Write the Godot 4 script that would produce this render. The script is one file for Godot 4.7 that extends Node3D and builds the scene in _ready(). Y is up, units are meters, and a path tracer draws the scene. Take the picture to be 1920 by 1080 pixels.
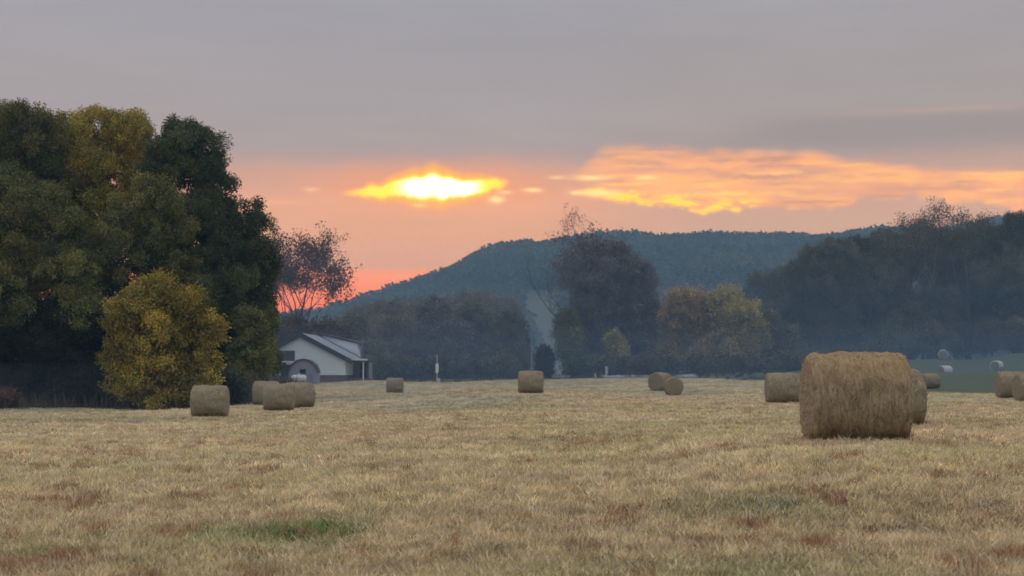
extends Node3D
# A mown hay field with round bales at dusk, woods and a wooded hill behind, the sun behind clouds.

const EYE := 1.35
const CHART_W := 181
const CHART_H := 180
const CHART_FROM := 1.386
const CHART_TO := 7.09
var noise := FastNoiseLite.new()
var fine := FastNoiseLite.new()
var taken := {}
var streaks: Array[PackedFloat32Array] = []
var M := {}
var clumps := {}
var chart := PackedFloat32Array()
var ground_keys := PackedVector3Array()   # bearing (tangent), log of distance, height

const KEYS := [
	[-0.4533, 4, 0.0],
	[-0.4533, 10, 0.0],
	[-0.2533, 4, 0.0],
	[-0.2533, 10, 0.0],
	[0.0, 4, 0.0],
	[0.0, 10, 0.0],
	[0.2467, 4, 0.0],
	[0.2467, 10, 0.0],
	[0.4467, 4, 0.0],
	[0.4467, 10, 0.0],
	[-0.22, 20, -0.1],
	[0.0, 20, 0.1],
	[-0.22, 35, -0.25],
	[0.0, 40, 0.1],
	[0.214, 23.4, 0.36],
	[0.2433, 36, 0.16],
	[0.4133, 30, 0.35],
	[-0.1883, 66, -0.48],
	[-0.145, 78, -0.44],
	[-0.1283, 84, -0.39],
	[-0.2867, 84, -0.61],
	[-0.3867, 84, -0.67],
	[-0.3867, 110, -0.65],
	[-0.22, 100, -0.72],
	[-0.0733, 134, -0.32],
	[-0.12, 160, 0.39],
	[-0.1307, 150, 0.3],
	[-0.0933, 158, 0.61],
	[0.0117, 94, 0.16],
	[0.0, 130, 0.05],
	[0.17, 71, 0.0],
	[0.0927, 121, 0.1],
	[0.1007, 112, -0.22],
	[0.313, 83, 0.05],
	[0.3233, 76, 0.03],
	[0.29, 109, -0.07],
	[0.2607, 124, 0.15],
	[0.2133, 110, -0.15],
	[0.2707, 205, 0.94],
	[0.3027, 212, 1.7],
	[0.2693, 228, 3.4],
	[0.2433, 240, 3.35],
	[0.32, 240, 4.39],
	[0.4133, 240, 4.95],
	[0.18, 240, 2.31],
	[0.1467, 215, 1.42],
	[0.08, 200, 0.88],
	[0.0, 200, 0.68],
	[-0.0467, 165, 0.36],
	[-0.0867, 215, 0.56],
	[0.0, 240, 0.79],
	[0.1133, 160, 0.5],
	[-0.2533, 400, 0.55],
	[0.0, 400, 0.75],
	[0.2467, 400, 3.85],
	[0.0, 1000, 0.85],
	[-0.3867, 1000, 0.85],
	[0.4133, 1000, 3.35],
]
const RIDGE := [[-0.5867, 33.1], [-0.42, 26.3], [-0.22, 22.2], [-0.1533, 22.2], [-0.12, 24.9], [-0.1067, 28.5], [-0.0867, 34.2], [-0.0667, 40.2], [-0.0533, 45.1], [-0.0367, 51.2], [-0.02, 56.4], [-0.0067, 59.4], [0.0133, 62.4], [0.0467, 63.7], [0.07, 64.3], [0.0933, 62.6], [0.1133, 62.9], [0.1467, 63.2], [0.18, 64.3], [0.2133, 66.5], [0.2467, 68.6], [0.28, 71.4], [0.32, 74.1], [0.4133, 78.2], [0.6133, 76.8]]
const BALES := [
	["hay bale half hidden behind the nearest one", 0.234, 36.0, 0.12, 1.0],
	["single hay bale farthest left, before the yellow tree", -0.1883, 66.0, 0.02, 1.0],
	["front hay bale of the cluster left of the shed", -0.1453, 78.0, 0.03, 1.0],
	["hay bale at the right end of the left cluster, end turned to view", -0.1333, 83.0, 0.55, 1.0],
	["hay bale peeping out at the left behind the left cluster", -0.1533, 89.0, 0.05, 1.0],
	["small far hay bale right of the white house", -0.073, 134.0, 0.0, 0.97],
	["lone hay bale in the middle before the tall utility pole", 0.0117, 94.0, 0.03, 1.0],
	["hay bale lying behind another before the orange tree", 0.0927, 121.0, 0.95, 1.05],
	["slumped hay bale with its round end showing, before the orange tree", 0.1007, 112.0, 1.5, 0.98],
	["hay bale just left of the nearest one", 0.1693, 71.0, -0.02, 1.05],
	["hay bale at right edge, left one of a pair", 0.312, 83.0, 0.02, 1.05],
	["hay bale cut by the photo's right edge", 0.324, 76.0, 0.1, 1.0],
	["greyish hay bale at the foot of the grassy slope", 0.2607, 124.0, 0.3, 0.9],
]
const PALE_BALES := [
	["pale wrapped bale lying alone high on the slope at the right", 0.3027, 212.0, 0.9, 1.0],
	["pale wrapped bale at the top of the slope against the wood", 0.2693, 228.0, 1.3, 1.05],
	["pale wrapped bale low on the slope right of the nearest bale", 0.2707, 205.0, 0.4, 0.95],
]


func _ready() -> void:
	noise.seed = 11
	noise.noise_type = FastNoiseLite.TYPE_SIMPLEX_SMOOTH
	noise.frequency = 1.0
	noise.fractal_type = FastNoiseLite.FRACTAL_NONE
	fine.seed = 5
	fine.noise_type = FastNoiseLite.TYPE_SIMPLEX
	fine.frequency = 1.0
	fine.fractal_octaves = 4
	# ---- camera, sky, sun, exposure, air
	var cam := Camera3D.new()
	cam.name = "camera"
	cam.fov = 20.41
	cam.near = 0.1
	cam.far = 4000.0
	cam.position = Vector3(0, EYE, 0)
	cam.rotation_degrees = Vector3(3.053, 0, 0)
	var lens := CameraAttributesPhysical.new()
	lens.frustum_focal_length = 66.65
	lens.exposure_aperture = 3.4
	lens.frustum_focus_distance = 23.4
	lens.frustum_near = 0.1
	lens.frustum_far = 4000.0
	cam.attributes = lens
	add_child(cam)
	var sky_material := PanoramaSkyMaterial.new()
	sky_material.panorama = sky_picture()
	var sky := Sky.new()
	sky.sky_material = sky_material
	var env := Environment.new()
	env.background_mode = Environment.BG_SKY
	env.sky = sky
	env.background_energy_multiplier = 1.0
	env.tonemap_mode = Environment.TONE_MAPPER_LINEAR
	env.tonemap_exposure = 1.0
	env.sdfgi_enabled = true
	env.ssao_enabled = true
	env.ssil_enabled = true
	env.fog_enabled = true
	env.fog_density = 0.0004
	env.fog_light_color = Color(0.61, 0.85, 0.98)
	env.volumetric_fog_enabled = true
	env.volumetric_fog_density = 0.0
	var we := WorldEnvironment.new()
	we.name = "world_environment"
	we.environment = env
	add_child(we)
	var sun := DirectionalLight3D.new()
	sun.name = "sun"
	var to_sun := Vector3(sin(deg_to_rad(-2.8)) * cos(deg_to_rad(6.8)), sin(deg_to_rad(6.8)), -cos(deg_to_rad(-2.8)) * cos(deg_to_rad(6.8)))
	sun.basis = Basis.looking_at(-to_sun)
	sun.light_color = Color(1.0, 0.72, 0.45)
	sun.light_energy = 0.16
	sun.light_angular_distance = 10.0
	sun.shadow_enabled = true
	add_child(sun)
	# ---- place
	make_materials()
	make_clumps()
	build_ground()
	build_hill()
	build_trees()
	build_house()
	build_poles()
	build_bales()
	build_grass()
	build_haze()


# ------------------------------------------------------------------ sky
func ramp(stops: Array, x: float) -> Vector3:
	# stops run upwards in x; colours are sRGB 0..255 and come back linear
	var k := 0
	while k < stops.size() - 2 and x > stops[k + 1][0]:
		k += 1
	var a: Array = stops[k]
	var b: Array = stops[k + 1]
	var t := clampf((x - float(a[0])) / (float(b[0]) - float(a[0])), 0.0, 1.0)
	t = t * t * (3.0 - 2.0 * t)
	var c := Color(lerpf(a[1], b[1], t) / 255.0, lerpf(a[2], b[2], t) / 255.0, lerpf(a[3], b[3], t) / 255.0).srgb_to_linear()
	return Vector3(c.r, c.g, c.b)


func bend(stops: Array, x: float) -> float:
	var k := 0
	while k < stops.size() - 2 and x > stops[k + 1][0]:
		k += 1
	var a: Array = stops[k]
	var b: Array = stops[k + 1]
	var t := clampf((x - float(a[0])) / (float(b[0]) - float(a[0])), 0.0, 1.0)
	return lerpf(a[1], b[1], t * t * (3.0 - 2.0 * t))


# elevation in degrees -> colour of the veil of cloud, towards the sun, to its right, and away from it
const NEAR_SUN := [[-1.0, 265, 124, 88], [2.2, 270, 134, 94], [3.5, 268, 158, 121], [3.85, 228, 167, 140], [5.0, 229, 168, 138], [6.0, 229, 168, 140], [6.9, 208, 160, 143], [8.1, 172, 157, 157], [9.4, 165, 157, 159], [13.5, 158, 156, 163]]
const RIGHT_OF_SUN := [[-1.0, 222, 172, 150], [3.0, 218, 170, 148], [5.2, 211, 167, 146], [5.9, 208, 164, 146], [7.2, 190, 158, 148], [8.2, 165, 151, 150], [9.0, 167, 155, 154], [10.3, 164, 156, 157], [13.5, 158, 155, 160]]
const AWAY := [[-1.0, 176, 164, 164], [5.0, 166, 160, 166], [13.5, 158, 157, 165]]


func sky_at(az: float, el: float) -> Vector3:
	var w_right := smoothstep(0.5, 8.0, az)
	var drift := (0.16 * noise.get_noise_2d(az * 0.16, 61.0) + 0.10 * noise.get_noise_2d(az * 0.5, el * 0.8 + 70.0)) * smoothstep(5.4, 6.4, el) * smoothstep(12.0, 9.0, el)
	var c := ramp(NEAR_SUN, el + drift).lerp(ramp(RIGHT_OF_SUN, el + drift), w_right)
	c = c.lerp(ramp(AWAY, el), smoothstep(20.0, 70.0, absf(az + 1.0)))
	var streak := noise.get_noise_3d(az * 0.22, el * 1.5, 3.0)
	var wide := noise.get_noise_3d(az * 0.05, el * 0.35, 9.0)
	var calm := smoothstep(60.0, 30.0, absf(el))
	c *= 1.0 + (0.02 * streak + 0.03 * wide) * calm
	if absf(az) < 60.0 and el > -1.0 and el < 14.0:
		# the dark band of cloud just above the break on the right
		var dark := smoothstep(7.6, 8.3, el) * smoothstep(9.4, 8.7, el) * smoothstep(6.0, 11.0, az) * smoothstep(40.0, 25.0, az)
		c = c.lerp(Vector3(0.335, 0.278, 0.285), 0.8 * dark)
		# soft warm bloom round the break before the sun
		var da := az + 2.6
		var glow := exp(-pow(da / 4.2, 2.0) - pow((el - 6.65) / 0.75, 2.0))
		c = c.lerp(Vector3(1.0, 0.36, 0.16), 0.8 * glow)
		# the long break on the right, lit orange, with torn streaks
		var wob := noise.get_noise_2d(az * 0.9, 4.0)
		var wob2 := noise.get_noise_2d(az * 2.6, 14.0)
		var top := bend([[0.0, 6.9], [2.2, 7.2], [3.4, 8.05], [4.4, 8.1], [7.0, 7.9], [10.5, 7.75], [12.5, 7.35], [14.5, 7.1], [18.5, 6.9], [30.0, 6.6], [45.0, 6.5]], az) + 0.07 * wob
		var bottom := bend([[0.0, 6.4], [2.2, 6.25], [5.0, 6.05], [7.0, 5.72], [9.0, 5.85], [11.0, 5.75], [12.6, 6.1], [14.0, 6.15], [16.4, 5.9], [17.8, 5.4], [22.0, 5.5], [45.0, 6.3]], az) + 0.13 * wob + 0.07 * wob2
		var inside := smoothstep(top + 0.22, top - 0.25, el) * smoothstep(bottom - 0.10, bottom + 0.13, el) * smoothstep(1.2, 4.2, az) * smoothstep(44.0, 24.0, az)
		var torn := fine.get_noise_3d(az * 0.22, (el + 0.12 * wob) * 1.6, 21.0)
		var rag := fine.get_noise_3d(az * 0.6, (el + 0.06 * wob2) * 4.0, 33.0)
		var low := smoothstep(0.62, 0.08, el - bottom) * smoothstep(11.0, 6.5, az) * smoothstep(1.8, 3.0, az)
		var warm := Vector3(0.98, 0.395, 0.205).lerp(Vector3(1.08, 0.50, 0.21), clampf(0.5 + 1.2 * torn, 0.0, 1.0))
		c = c.lerp(warm, inside * clampf(0.8 + 0.6 * torn, 0.35, 0.97))
		var light := 0.0
		var shade := 0.0
		for s in streaks:
			var dx := (az - s[0]) / s[2]
			if absf(dx) > 1.0:
				continue
			var dy := (el - s[1] - s[4] * (az - s[0]) - 0.03 * wob2 - 0.02 * rag) / s[3]
			if absf(dy) > 2.5:
				continue
			var amount := (1.0 - dx * dx) * exp(-dy * dy) * (0.75 + 1.0 * rag)
			if s[5] > 0.0:
				light += amount * s[5]
			else:
				shade -= amount * s[5]
		c = c.lerp(Vector3(1.2, 0.64, 0.19), inside * clampf(light, 0.0, 0.9))
		c = c.lerp(Vector3(0.60, 0.30, 0.21), inside * clampf(shade, 0.0, 0.8))
		var hot := smoothstep(0.05, 0.5, low * (0.75 + 1.3 * rag) - 0.15)
		c = c.lerp(Vector3(1.3, 0.76, 0.10), inside * hot)
		# the break in front of the sun: an orange lens, yellow inside, white at its heart
		var lens_top := bend([[-6.4, 6.4], [-5.6, 6.55], [-4.9, 6.72], [-4.1, 6.93], [-3.4, 7.16], [-2.8, 7.25], [-2.3, 7.16], [-1.8, 7.03], [-1.1, 7.0], [-0.5, 6.95], [0.2, 6.85]], az) + 0.05 * wob + 0.05 * wob2
		var lens_low := bend([[-6.4, 6.36], [-5.6, 6.3], [-5.0, 6.24], [-4.2, 6.24], [-3.4, 6.1], [-2.6, 6.08], [-1.9, 6.22], [-1.2, 6.34], [-0.6, 6.58], [0.2, 6.75]], az) + 0.06 * wob2 + 0.03 * noise.get_noise_2d(az * 6.0, 2.0)
		var mid := (lens_top + lens_low) * 0.5
		var half := maxf(0.05, (lens_top - lens_low) * 0.5)
		var r := absf(el - mid) / half
		var along := smoothstep(-6.3, -4.9, az) * smoothstep(0.0, -0.7, az)
		var yellow := along * smoothstep(1.1, 0.45, r)
		c = c.lerp(Vector3(1.15, 0.50, 0.10), along * smoothstep(1.75, 0.8, r) * 0.85)
		c = c.lerp(Vector3(1.5, 0.92, 0.10), yellow)
		var heart := smoothstep(-4.4, -3.3, az) * smoothstep(-0.9, -1.7, az) * smoothstep(1.0, 0.4, absf(el - mid) / (half * 0.8))
		c = c.lerp(Vector3(3.4, 2.7, 1.5), heart)
		# small holes in the cloud
		for g in [[-0.56, 6.22, 0.24, 0.12, 1.0], [-0.25, 6.48, 0.22, 0.06, 0.7], [0.75, 6.55, 0.30, 0.07, 0.9], [1.6, 7.0, 0.28, 0.06, 0.5], [2.9, 6.98, 0.6, 0.09, 0.8], [3.2, 6.45, 0.7, 0.1, 0.9], [2.3, 6.45, 0.2, 0.06, 0.7], [4.8, 6.98, 0.35, 0.07, 0.7], [-7.2, 6.52, 0.25, 0.07, 0.35], [-3.35, 6.0, 0.2, 0.06, 0.6]]:
			var q := pow((az - float(g[0])) / float(g[2]), 2.0) + pow((el - float(g[1]) - 0.04 * rag) / float(g[3]), 2.0)
			c = c.lerp(Vector3(1.3, 0.88, 0.35), float(g[4]) * exp(-q))
		for g in [[-8.5, 6.05, 1.1, 0.07, 0.4], [-0.4, 5.98, 2.0, 0.06, 0.25], [-4.5, 3.45, 1.4, 0.05, 0.25], [15.5, 9.1, 3.5, 0.1, 0.12], [12.5, 6.9, 0.5, 0.06, 0.4], [13.7, 7.2, 0.25, 0.05, 0.5]]:
			var q := pow((az - float(g[0])) / float(g[2]), 2.0) + pow((el - float(g[1])) / float(g[3]), 2.0)
			c = c.lerp(Vector3(1.0, 0.50, 0.27), float(g[4]) * exp(-q))
	# the air takes some of it and adds its own blue on the way to the field
	var flat := 1.0 / tan(deg_to_rad(clampf(el, 0.6, 89.0)))
	var through := exp(-0.0004 * minf(86.0 * flat, 1000.0) - 0.0006 * maxf(0.0, minf(77.0 * flat, 780.0) - 130.0))
	var seen := (c - Vector3(0.066, 0.14, 0.22) * (1.0 - through)) / through
	c = c.lerp(seen.max(Vector3(0.02, 0.02, 0.02)), 1.0 - smoothstep(28.0, 80.0, absf(az)))
	# overcast: brighter towards the zenith, steepened further to light the field
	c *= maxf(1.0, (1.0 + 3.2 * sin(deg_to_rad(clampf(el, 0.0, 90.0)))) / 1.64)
	return c


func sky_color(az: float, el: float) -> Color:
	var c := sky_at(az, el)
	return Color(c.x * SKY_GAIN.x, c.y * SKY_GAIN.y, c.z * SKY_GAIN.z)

const SKY_GAIN := Vector3(1.0, 1.0, 1.0)
const SKY_W := 4096
const SKY_H := 4096


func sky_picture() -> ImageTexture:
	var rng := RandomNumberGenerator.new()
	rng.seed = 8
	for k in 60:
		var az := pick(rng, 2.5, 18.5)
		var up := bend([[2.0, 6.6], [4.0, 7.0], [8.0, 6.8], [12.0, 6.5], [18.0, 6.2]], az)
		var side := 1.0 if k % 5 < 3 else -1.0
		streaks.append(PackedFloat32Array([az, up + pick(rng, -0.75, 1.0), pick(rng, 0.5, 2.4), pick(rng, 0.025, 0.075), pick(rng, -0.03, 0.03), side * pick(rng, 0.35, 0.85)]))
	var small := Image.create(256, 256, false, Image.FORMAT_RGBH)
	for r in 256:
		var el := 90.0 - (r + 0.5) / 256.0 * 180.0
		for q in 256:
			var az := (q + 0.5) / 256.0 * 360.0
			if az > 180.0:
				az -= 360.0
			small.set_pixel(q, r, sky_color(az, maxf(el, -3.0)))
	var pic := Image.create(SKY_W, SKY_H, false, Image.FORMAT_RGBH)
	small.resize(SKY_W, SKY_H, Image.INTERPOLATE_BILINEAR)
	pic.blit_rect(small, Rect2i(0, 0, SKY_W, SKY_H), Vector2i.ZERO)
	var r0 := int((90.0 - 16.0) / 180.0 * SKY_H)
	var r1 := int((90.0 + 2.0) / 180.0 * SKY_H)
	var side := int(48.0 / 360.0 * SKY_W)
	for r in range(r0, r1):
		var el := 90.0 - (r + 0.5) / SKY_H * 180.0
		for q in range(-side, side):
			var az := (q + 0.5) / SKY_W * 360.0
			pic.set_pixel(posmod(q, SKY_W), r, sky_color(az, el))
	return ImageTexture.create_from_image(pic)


# ------------------------------------------------------------------ helpers
func numbered(called: String) -> String:
	if not taken.has(called):
		taken[called] = 0
		return called
	taken[called] += 1
	return "%s_%03d" % [called, taken[called]]


func tag(o: Node, label: String, category: String, group := "", kind := "") -> void:
	if label: o.set_meta("label", label)
	if category: o.set_meta("category", category)
	if group: o.set_meta("group", group)
	if kind: o.set_meta("kind", kind)


func thing(called: String, label: String, category: String, where: Vector3, turn := 0.0, group := "") -> Node3D:
	var o := Node3D.new()
	o.name = numbered(called)
	o.position = where
	o.rotation.y = turn
	add_child(o)
	tag(o, label, category, group)
	return o


func part(called: String, mesh: Mesh, material: Material, parent: Node, where := Vector3.ZERO) -> MeshInstance3D:
	var o := MeshInstance3D.new()
	o.name = called
	o.mesh = mesh
	o.material_override = material
	o.position = where
	parent.add_child(o, true)
	return o


func copies_of(called: String, mesh: Mesh, material: Material, where: Array, colors: Array, parent: Node) -> MultiMeshInstance3D:
	var mm := MultiMesh.new()
	mm.transform_format = MultiMesh.TRANSFORM_3D
	mm.use_colors = true
	mm.mesh = mesh
	mm.instance_count = where.size()
	for i in where.size():
		mm.set_instance_transform(i, where[i])
		mm.set_instance_color(i, colors[i])
	var o := MultiMeshInstance3D.new()
	o.name = called
	o.multimesh = mm
	o.material_override = material
	parent.add_child(o, true)
	return o


func plain(c: Color, rough := 0.9, metal := 0.0) -> StandardMaterial3D:
	# c is a real-world (linear) base colour
	var m := StandardMaterial3D.new()
	m.albedo_color = c.linear_to_srgb()
	m.roughness = rough
	m.metallic = metal
	m.cull_mode = BaseMaterial3D.CULL_DISABLED
	return m


func grained(c: Color, amount: float, size: float, rough := 0.9, stretch := Vector3.ONE) -> StandardMaterial3D:
	var m := plain(Color.WHITE, rough)
	var n := FastNoiseLite.new()
	n.seed = int(c.r * 1000.0) + int(c.b * 7000.0)
	n.frequency = 0.02
	n.fractal_octaves = 5
	var g := Gradient.new()
	g.set_color(0, (c * (1.0 - amount)).linear_to_srgb())
	g.set_color(1, (c * (1.0 + amount)).linear_to_srgb())
	var t := NoiseTexture2D.new()
	t.width = 256
	t.height = 256
	t.seamless = true
	t.noise = n
	t.color_ramp = g
	m.albedo_texture = t
	m.uv1_triplanar = true
	m.uv1_scale = stretch / size
	return m


func vertex_painted(rough := 0.95, through := Color.BLACK) -> StandardMaterial3D:
	var m := StandardMaterial3D.new()
	m.vertex_color_use_as_albedo = true
	m.roughness = rough
	m.metallic_specular = 0.25
	m.cull_mode = BaseMaterial3D.CULL_DISABLED
	if through != Color.BLACK:
		m.backlight_enabled = true
		m.backlight = through
	return m


func make_materials() -> void:
	M.ground = vertex_painted()
	M.leaf = vertex_painted(0.8, Color(0.35, 0.35, 0.2))
	M.grass = vertex_painted(0.85, Color(0.2, 0.2, 0.12))
	M.straw = vertex_painted(0.8)
	M.bark = grained(Color(0.075, 0.06, 0.05), 0.4, 1.2)
	M.pale_bark = grained(Color(0.22, 0.20, 0.175), 0.35, 1.5)
	M.grey_bark = grained(Color(0.07, 0.055, 0.05), 0.35, 1.5)


func box(st: SurfaceTool, lo: Vector3, hi: Vector3) -> void:
	var c := [lo, Vector3(hi.x, lo.y, lo.z), Vector3(hi.x, hi.y, lo.z), Vector3(lo.x, hi.y, lo.z), Vector3(lo.x, lo.y, hi.z), Vector3(hi.x, lo.y, hi.z), hi, Vector3(lo.x, hi.y, hi.z)]
	for f in [[0, 1, 2, 3], [5, 4, 7, 6], [4, 0, 3, 7], [1, 5, 6, 2], [3, 2, 6, 7], [4, 5, 1, 0]]:
		for k in [0, 1, 2, 0, 2, 3]:
			st.add_vertex(c[f[k]])


func begin() -> SurfaceTool:
	var st := SurfaceTool.new()
	st.begin(Mesh.PRIMITIVE_TRIANGLES)
	st.set_smooth_group(-1)
	return st


func done(st: SurfaceTool) -> ArrayMesh:
	st.generate_normals()
	return st.commit()


func box_mesh(lo: Vector3, hi: Vector3) -> ArrayMesh:
	var st := begin()
	box(st, lo, hi)
	return done(st)


func prism(st: SurfaceTool, outline: Array, z0: float, z1: float) -> void:
	# an outline in x and y (clockwise seen from +z), pushed from z0 (front, nearer +z) back to z1
	var flat := PackedVector2Array(outline)
	var tri := Geometry2D.triangulate_polygon(flat)
	for k in range(0, tri.size(), 3):
		var a := flat[tri[k]]
		var b := flat[tri[k + 1]]
		var c := flat[tri[k + 2]]
		var turn := (b - a).cross(c - a) > 0.0
		for z in [z0, z1]:
			var front: bool = (z == maxf(z0, z1))
			var order := [a, c, b] if turn == front else [a, b, c]
			for p in order:
				st.add_vertex(Vector3(p.x, p.y, z))
	for i in flat.size():
		var p := flat[i]
		var q := flat[(i + 1) % flat.size()]
		for v in [Vector3(p.x, p.y, z0), Vector3(q.x, q.y, z0), Vector3(q.x, q.y, z1), Vector3(p.x, p.y, z0), Vector3(q.x, q.y, z1), Vector3(p.x, p.y, z1)]:
			st.add_vertex(v)


func prism_mesh(outline: Array, z0: float, z1: float) -> ArrayMesh:
	var st := begin()
	prism(st, outline, z0, z1)
	return done(st)


func tube(st: SurfaceTool, path: Array, radii: Array, sides := 7) -> void:
	var rings := []
	for i in path.size():
		var d: Vector3 = (path[mini(i + 1, path.size() - 1)] - path[maxi(i - 1, 0)]).normalized()
		var u := d.cross(Vector3(0.31, 0.2, 0.93)).normalized()
		var v := d.cross(u)
		var ring := []
		for k in sides:
			var a := TAU * k / sides
			ring.append(path[i] + (u * cos(a) + v * sin(a)) * float(radii[i]))
		rings.append(ring)
	for i in path.size() - 1:
		for k in sides:
			var l := (k + 1) % sides
			for p in [rings[i][k], rings[i + 1][k], rings[i + 1][l], rings[i][k], rings[i + 1][l], rings[i][l]]:
				st.add_vertex(p)


func pick(rng: RandomNumberGenerator, lo: float, hi: float) -> float:
	return rng.randf_range(lo, hi)


func ball(rng: RandomNumberGenerator) -> Vector3:
	var z := rng.randf_range(-1.0, 1.0)
	var a := rng.randf() * TAU
	var r := sqrt(1.0 - z * z)
	return Vector3(r * cos(a), z, r * sin(a))


# ------------------------------------------------------------------ ground
func survey() -> void:
	# bearing (tangent), distance, height of the ground there
	for k in KEYS:
		ground_keys.append(Vector3(k[0], log(k[1]), k[2]))
	chart.resize(CHART_W * CHART_H)
	for j in CHART_H:
		for i in CHART_W:
			chart[j * CHART_W + i] = reckon_height(-0.6 + 1.2 * i / (CHART_W - 1.0), lerpf(CHART_FROM, CHART_TO, j / (CHART_H - 1.0)))


func reckon_height(side: float, l: float) -> float:
	var total := 0.0
	var sum := 0.0
	for k in ground_keys:
		var d := 9.0 * (side - k.x) * (side - k.x) + (l - k.y) * (l - k.y) + 0.002
		var w := 1.0 / (d * d)
		total += w * k.z
		sum += w
	return total / sum


func ground_height(x: float, z: float) -> float:
	# read off a chart of the heights, drawn once
	var away := maxf(-z, 4.0)
	var u := (clampf(x / away, -0.6, 0.6) + 0.6) / 1.2 * (CHART_W - 1)
	var v := clampf((log(away) - CHART_FROM) / (CHART_TO - CHART_FROM), 0.0, 1.0) * (CHART_H - 1)
	var i := mini(int(u), CHART_W - 2)
	var j := mini(int(v), CHART_H - 2)
	var n := j * CHART_W + i
	return lerpf(lerpf(chart[n], chart[n + 1], u - i), lerpf(chart[n + CHART_W], chart[n + CHART_W + 1], u - i), v - j)


func ground_at(x: float, z: float) -> float:
	var near := 1.0 - smoothstep(20.0, 90.0, -z)
	return ground_height(x, z) + 0.035 * near * noise.get_noise_2d(x * 0.35, z * 0.35) + 0.05 * noise.get_noise_2d(x * 0.08, z * 0.08)


func spot(side: float, away: float) -> Vector3:
	# a place on the ground, by its bearing (tangent) and its distance
	var x := side * away
	return Vector3(x, ground_at(x, -away), -away)


func field_tint(x: float, z: float) -> Color:
	# what grows there: pale straw, pinkish dead stalks, olive, and green where moist
	var away := -z
	var straw := Color(0.82, 0.70, 0.43)
	var pink := Color(0.82, 0.68, 0.43)
	var olive := Color(0.73, 0.66, 0.36)
	var n1 := noise.get_noise_3d(x * 0.16, z * 0.10, 2.0)
	var n2 := noise.get_noise_3d(x * 0.45, z * 0.30, 7.0)
	var c := straw.lerp(pink, clampf(0.35 + 1.2 * n1, 0.0, 1.0))
	c = c.lerp(olive, clampf(0.25 - 1.0 * n1 + 0.6 * n2 + 0.5 * smoothstep(15.0, 9.0, away), 0.0, 1.0) * 0.8)
	c = c.lerp(Color(0.56, 0.55, 0.37), 0.65 * smoothstep(0.30, 0.5, noise.get_noise_3d(x * 0.05, z * 0.05, 30.0) * smoothstep(30.0, 70.0, away)))
	c *= 1.0 + 0.13 * noise.get_noise_3d(x * 0.035, z * 0.30, 80.0) + 0.10 * noise.get_noise_3d(x * 0.12, z * 0.9, 85.0)
	for g in [[-1.72, 13.7, 0.42, 0.7, 1.0], [-2.35, 13.9, 0.45, 0.5, 0.45], [-3.4, 12.0, 0.35, 0.3, 0.6], [-3.0, 13.0, 1.8, 1.4, 0.22], [2.4, 14.8, 1.1, 0.9, 0.3], [1.3, 10.8, 1.4, 0.8, 0.3]]:
		var q := pow((x - float(g[0])) / float(g[2]), 2.0) + pow((away - float(g[1])) / float(g[3]), 2.0)
		c = c.lerp(Color(0.16, 0.28, 0.07), clampf(float(g[4]) * exp(-q), 0.0, 1.0))
	return c


func rust_at(x: float, z: float) -> float:
	# patches of reddish brown weeds
	var a := 0.7 * noise.get_noise_3d(x * 1.1, z * 0.75, 50.0) + 0.5 * noise.get_noise_3d(x * 3.1, z * 2.0, 60.0) + 0.35 * noise.get_noise_3d(x * 0.2, z * 0.15, 70.0)
	return smoothstep(0.30, 0.70, a)


func build_ground() -> void:
	survey()
	var st := SurfaceTool.new()
	st.begin(Mesh.PRIMITIVE_TRIANGLES)
	var depths := [60.0, 30.0, 10.0, 0.0]
	var away := 4.0
	while away < 1150.0:
		depths.append(-away)
		away *= 1.016 if away < 300.0 else 1.05
	var across := []
	for i in 181:
		var t := -1.0 + 2.0 * i / 180.0
		across.append(0.75 * t * (0.65 + 0.35 * t * t))
	for d in depths:
		var reach: float = maxf(-float(d), 40.0)
		for t in across:
			var x: float = float(t) * reach
			var z: float = d
			var y := ground_at(x, z)
			var c := field_tint(x, z)
			c = c.lerp(Color(0.45, 0.28, 0.17), 0.6 * rust_at(x, z))
			c *= 0.62 + 0.22 * fine.get_noise_2d(x * 1.9, z * 1.9)
			c = c.lerp(Color(0.105, 0.135, 0.085), wild(x, z))
			st.set_color(c)
			st.add_vertex(Vector3(x, y, z))
	var w := across.size()
	for r in depths.size() - 1:
		for k in w - 1:
			var i := r * w + k
			for n in [i, i + w, i + w + 1, i, i + w + 1, i + 1]:
				st.add_index(n)
	st.generate_normals()
	var o := part("ground", st.commit(), M.ground, self)
	tag(o, "", "", "", "structure")


func wild(x: float, z: float) -> float:
	# 1 where the mown field has ended: grass beyond its far edge and on the slope at the right
	var away := -z
	var side := x / maxf(away, 1.0)
	var edge := bend([[-0.4, 86.0], [-0.17, 90.0], [-0.145, 110.0], [-0.12, 170.0], [0.1, 185.0], [0.2, 150.0], [0.25, 112.0], [0.4, 106.0]], side)
	return smoothstep(edge - 2.0, edge + 3.0, away + 2.0 * noise.get_noise_2d(x * 0.1, z * 0.1))


func hill_height(side: float, away: float) -> float:
	var ridge := bend(RIDGE, side) 
	var t := clampf((away - 400.0) / 420.0, 0.0, 1.0)
	var up := t * t * (3.0 - 2.0 * t) * 0.55 + t * 0.45
	if away > 820.0:
		up = 1.0 - 0.5 * smoothstep(820.0, 1100.0, away)
	return 0.6 + ridge * up + 4.0 * t * noise.get_noise_2d(side * 14.0, away * 0.008)


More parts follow.
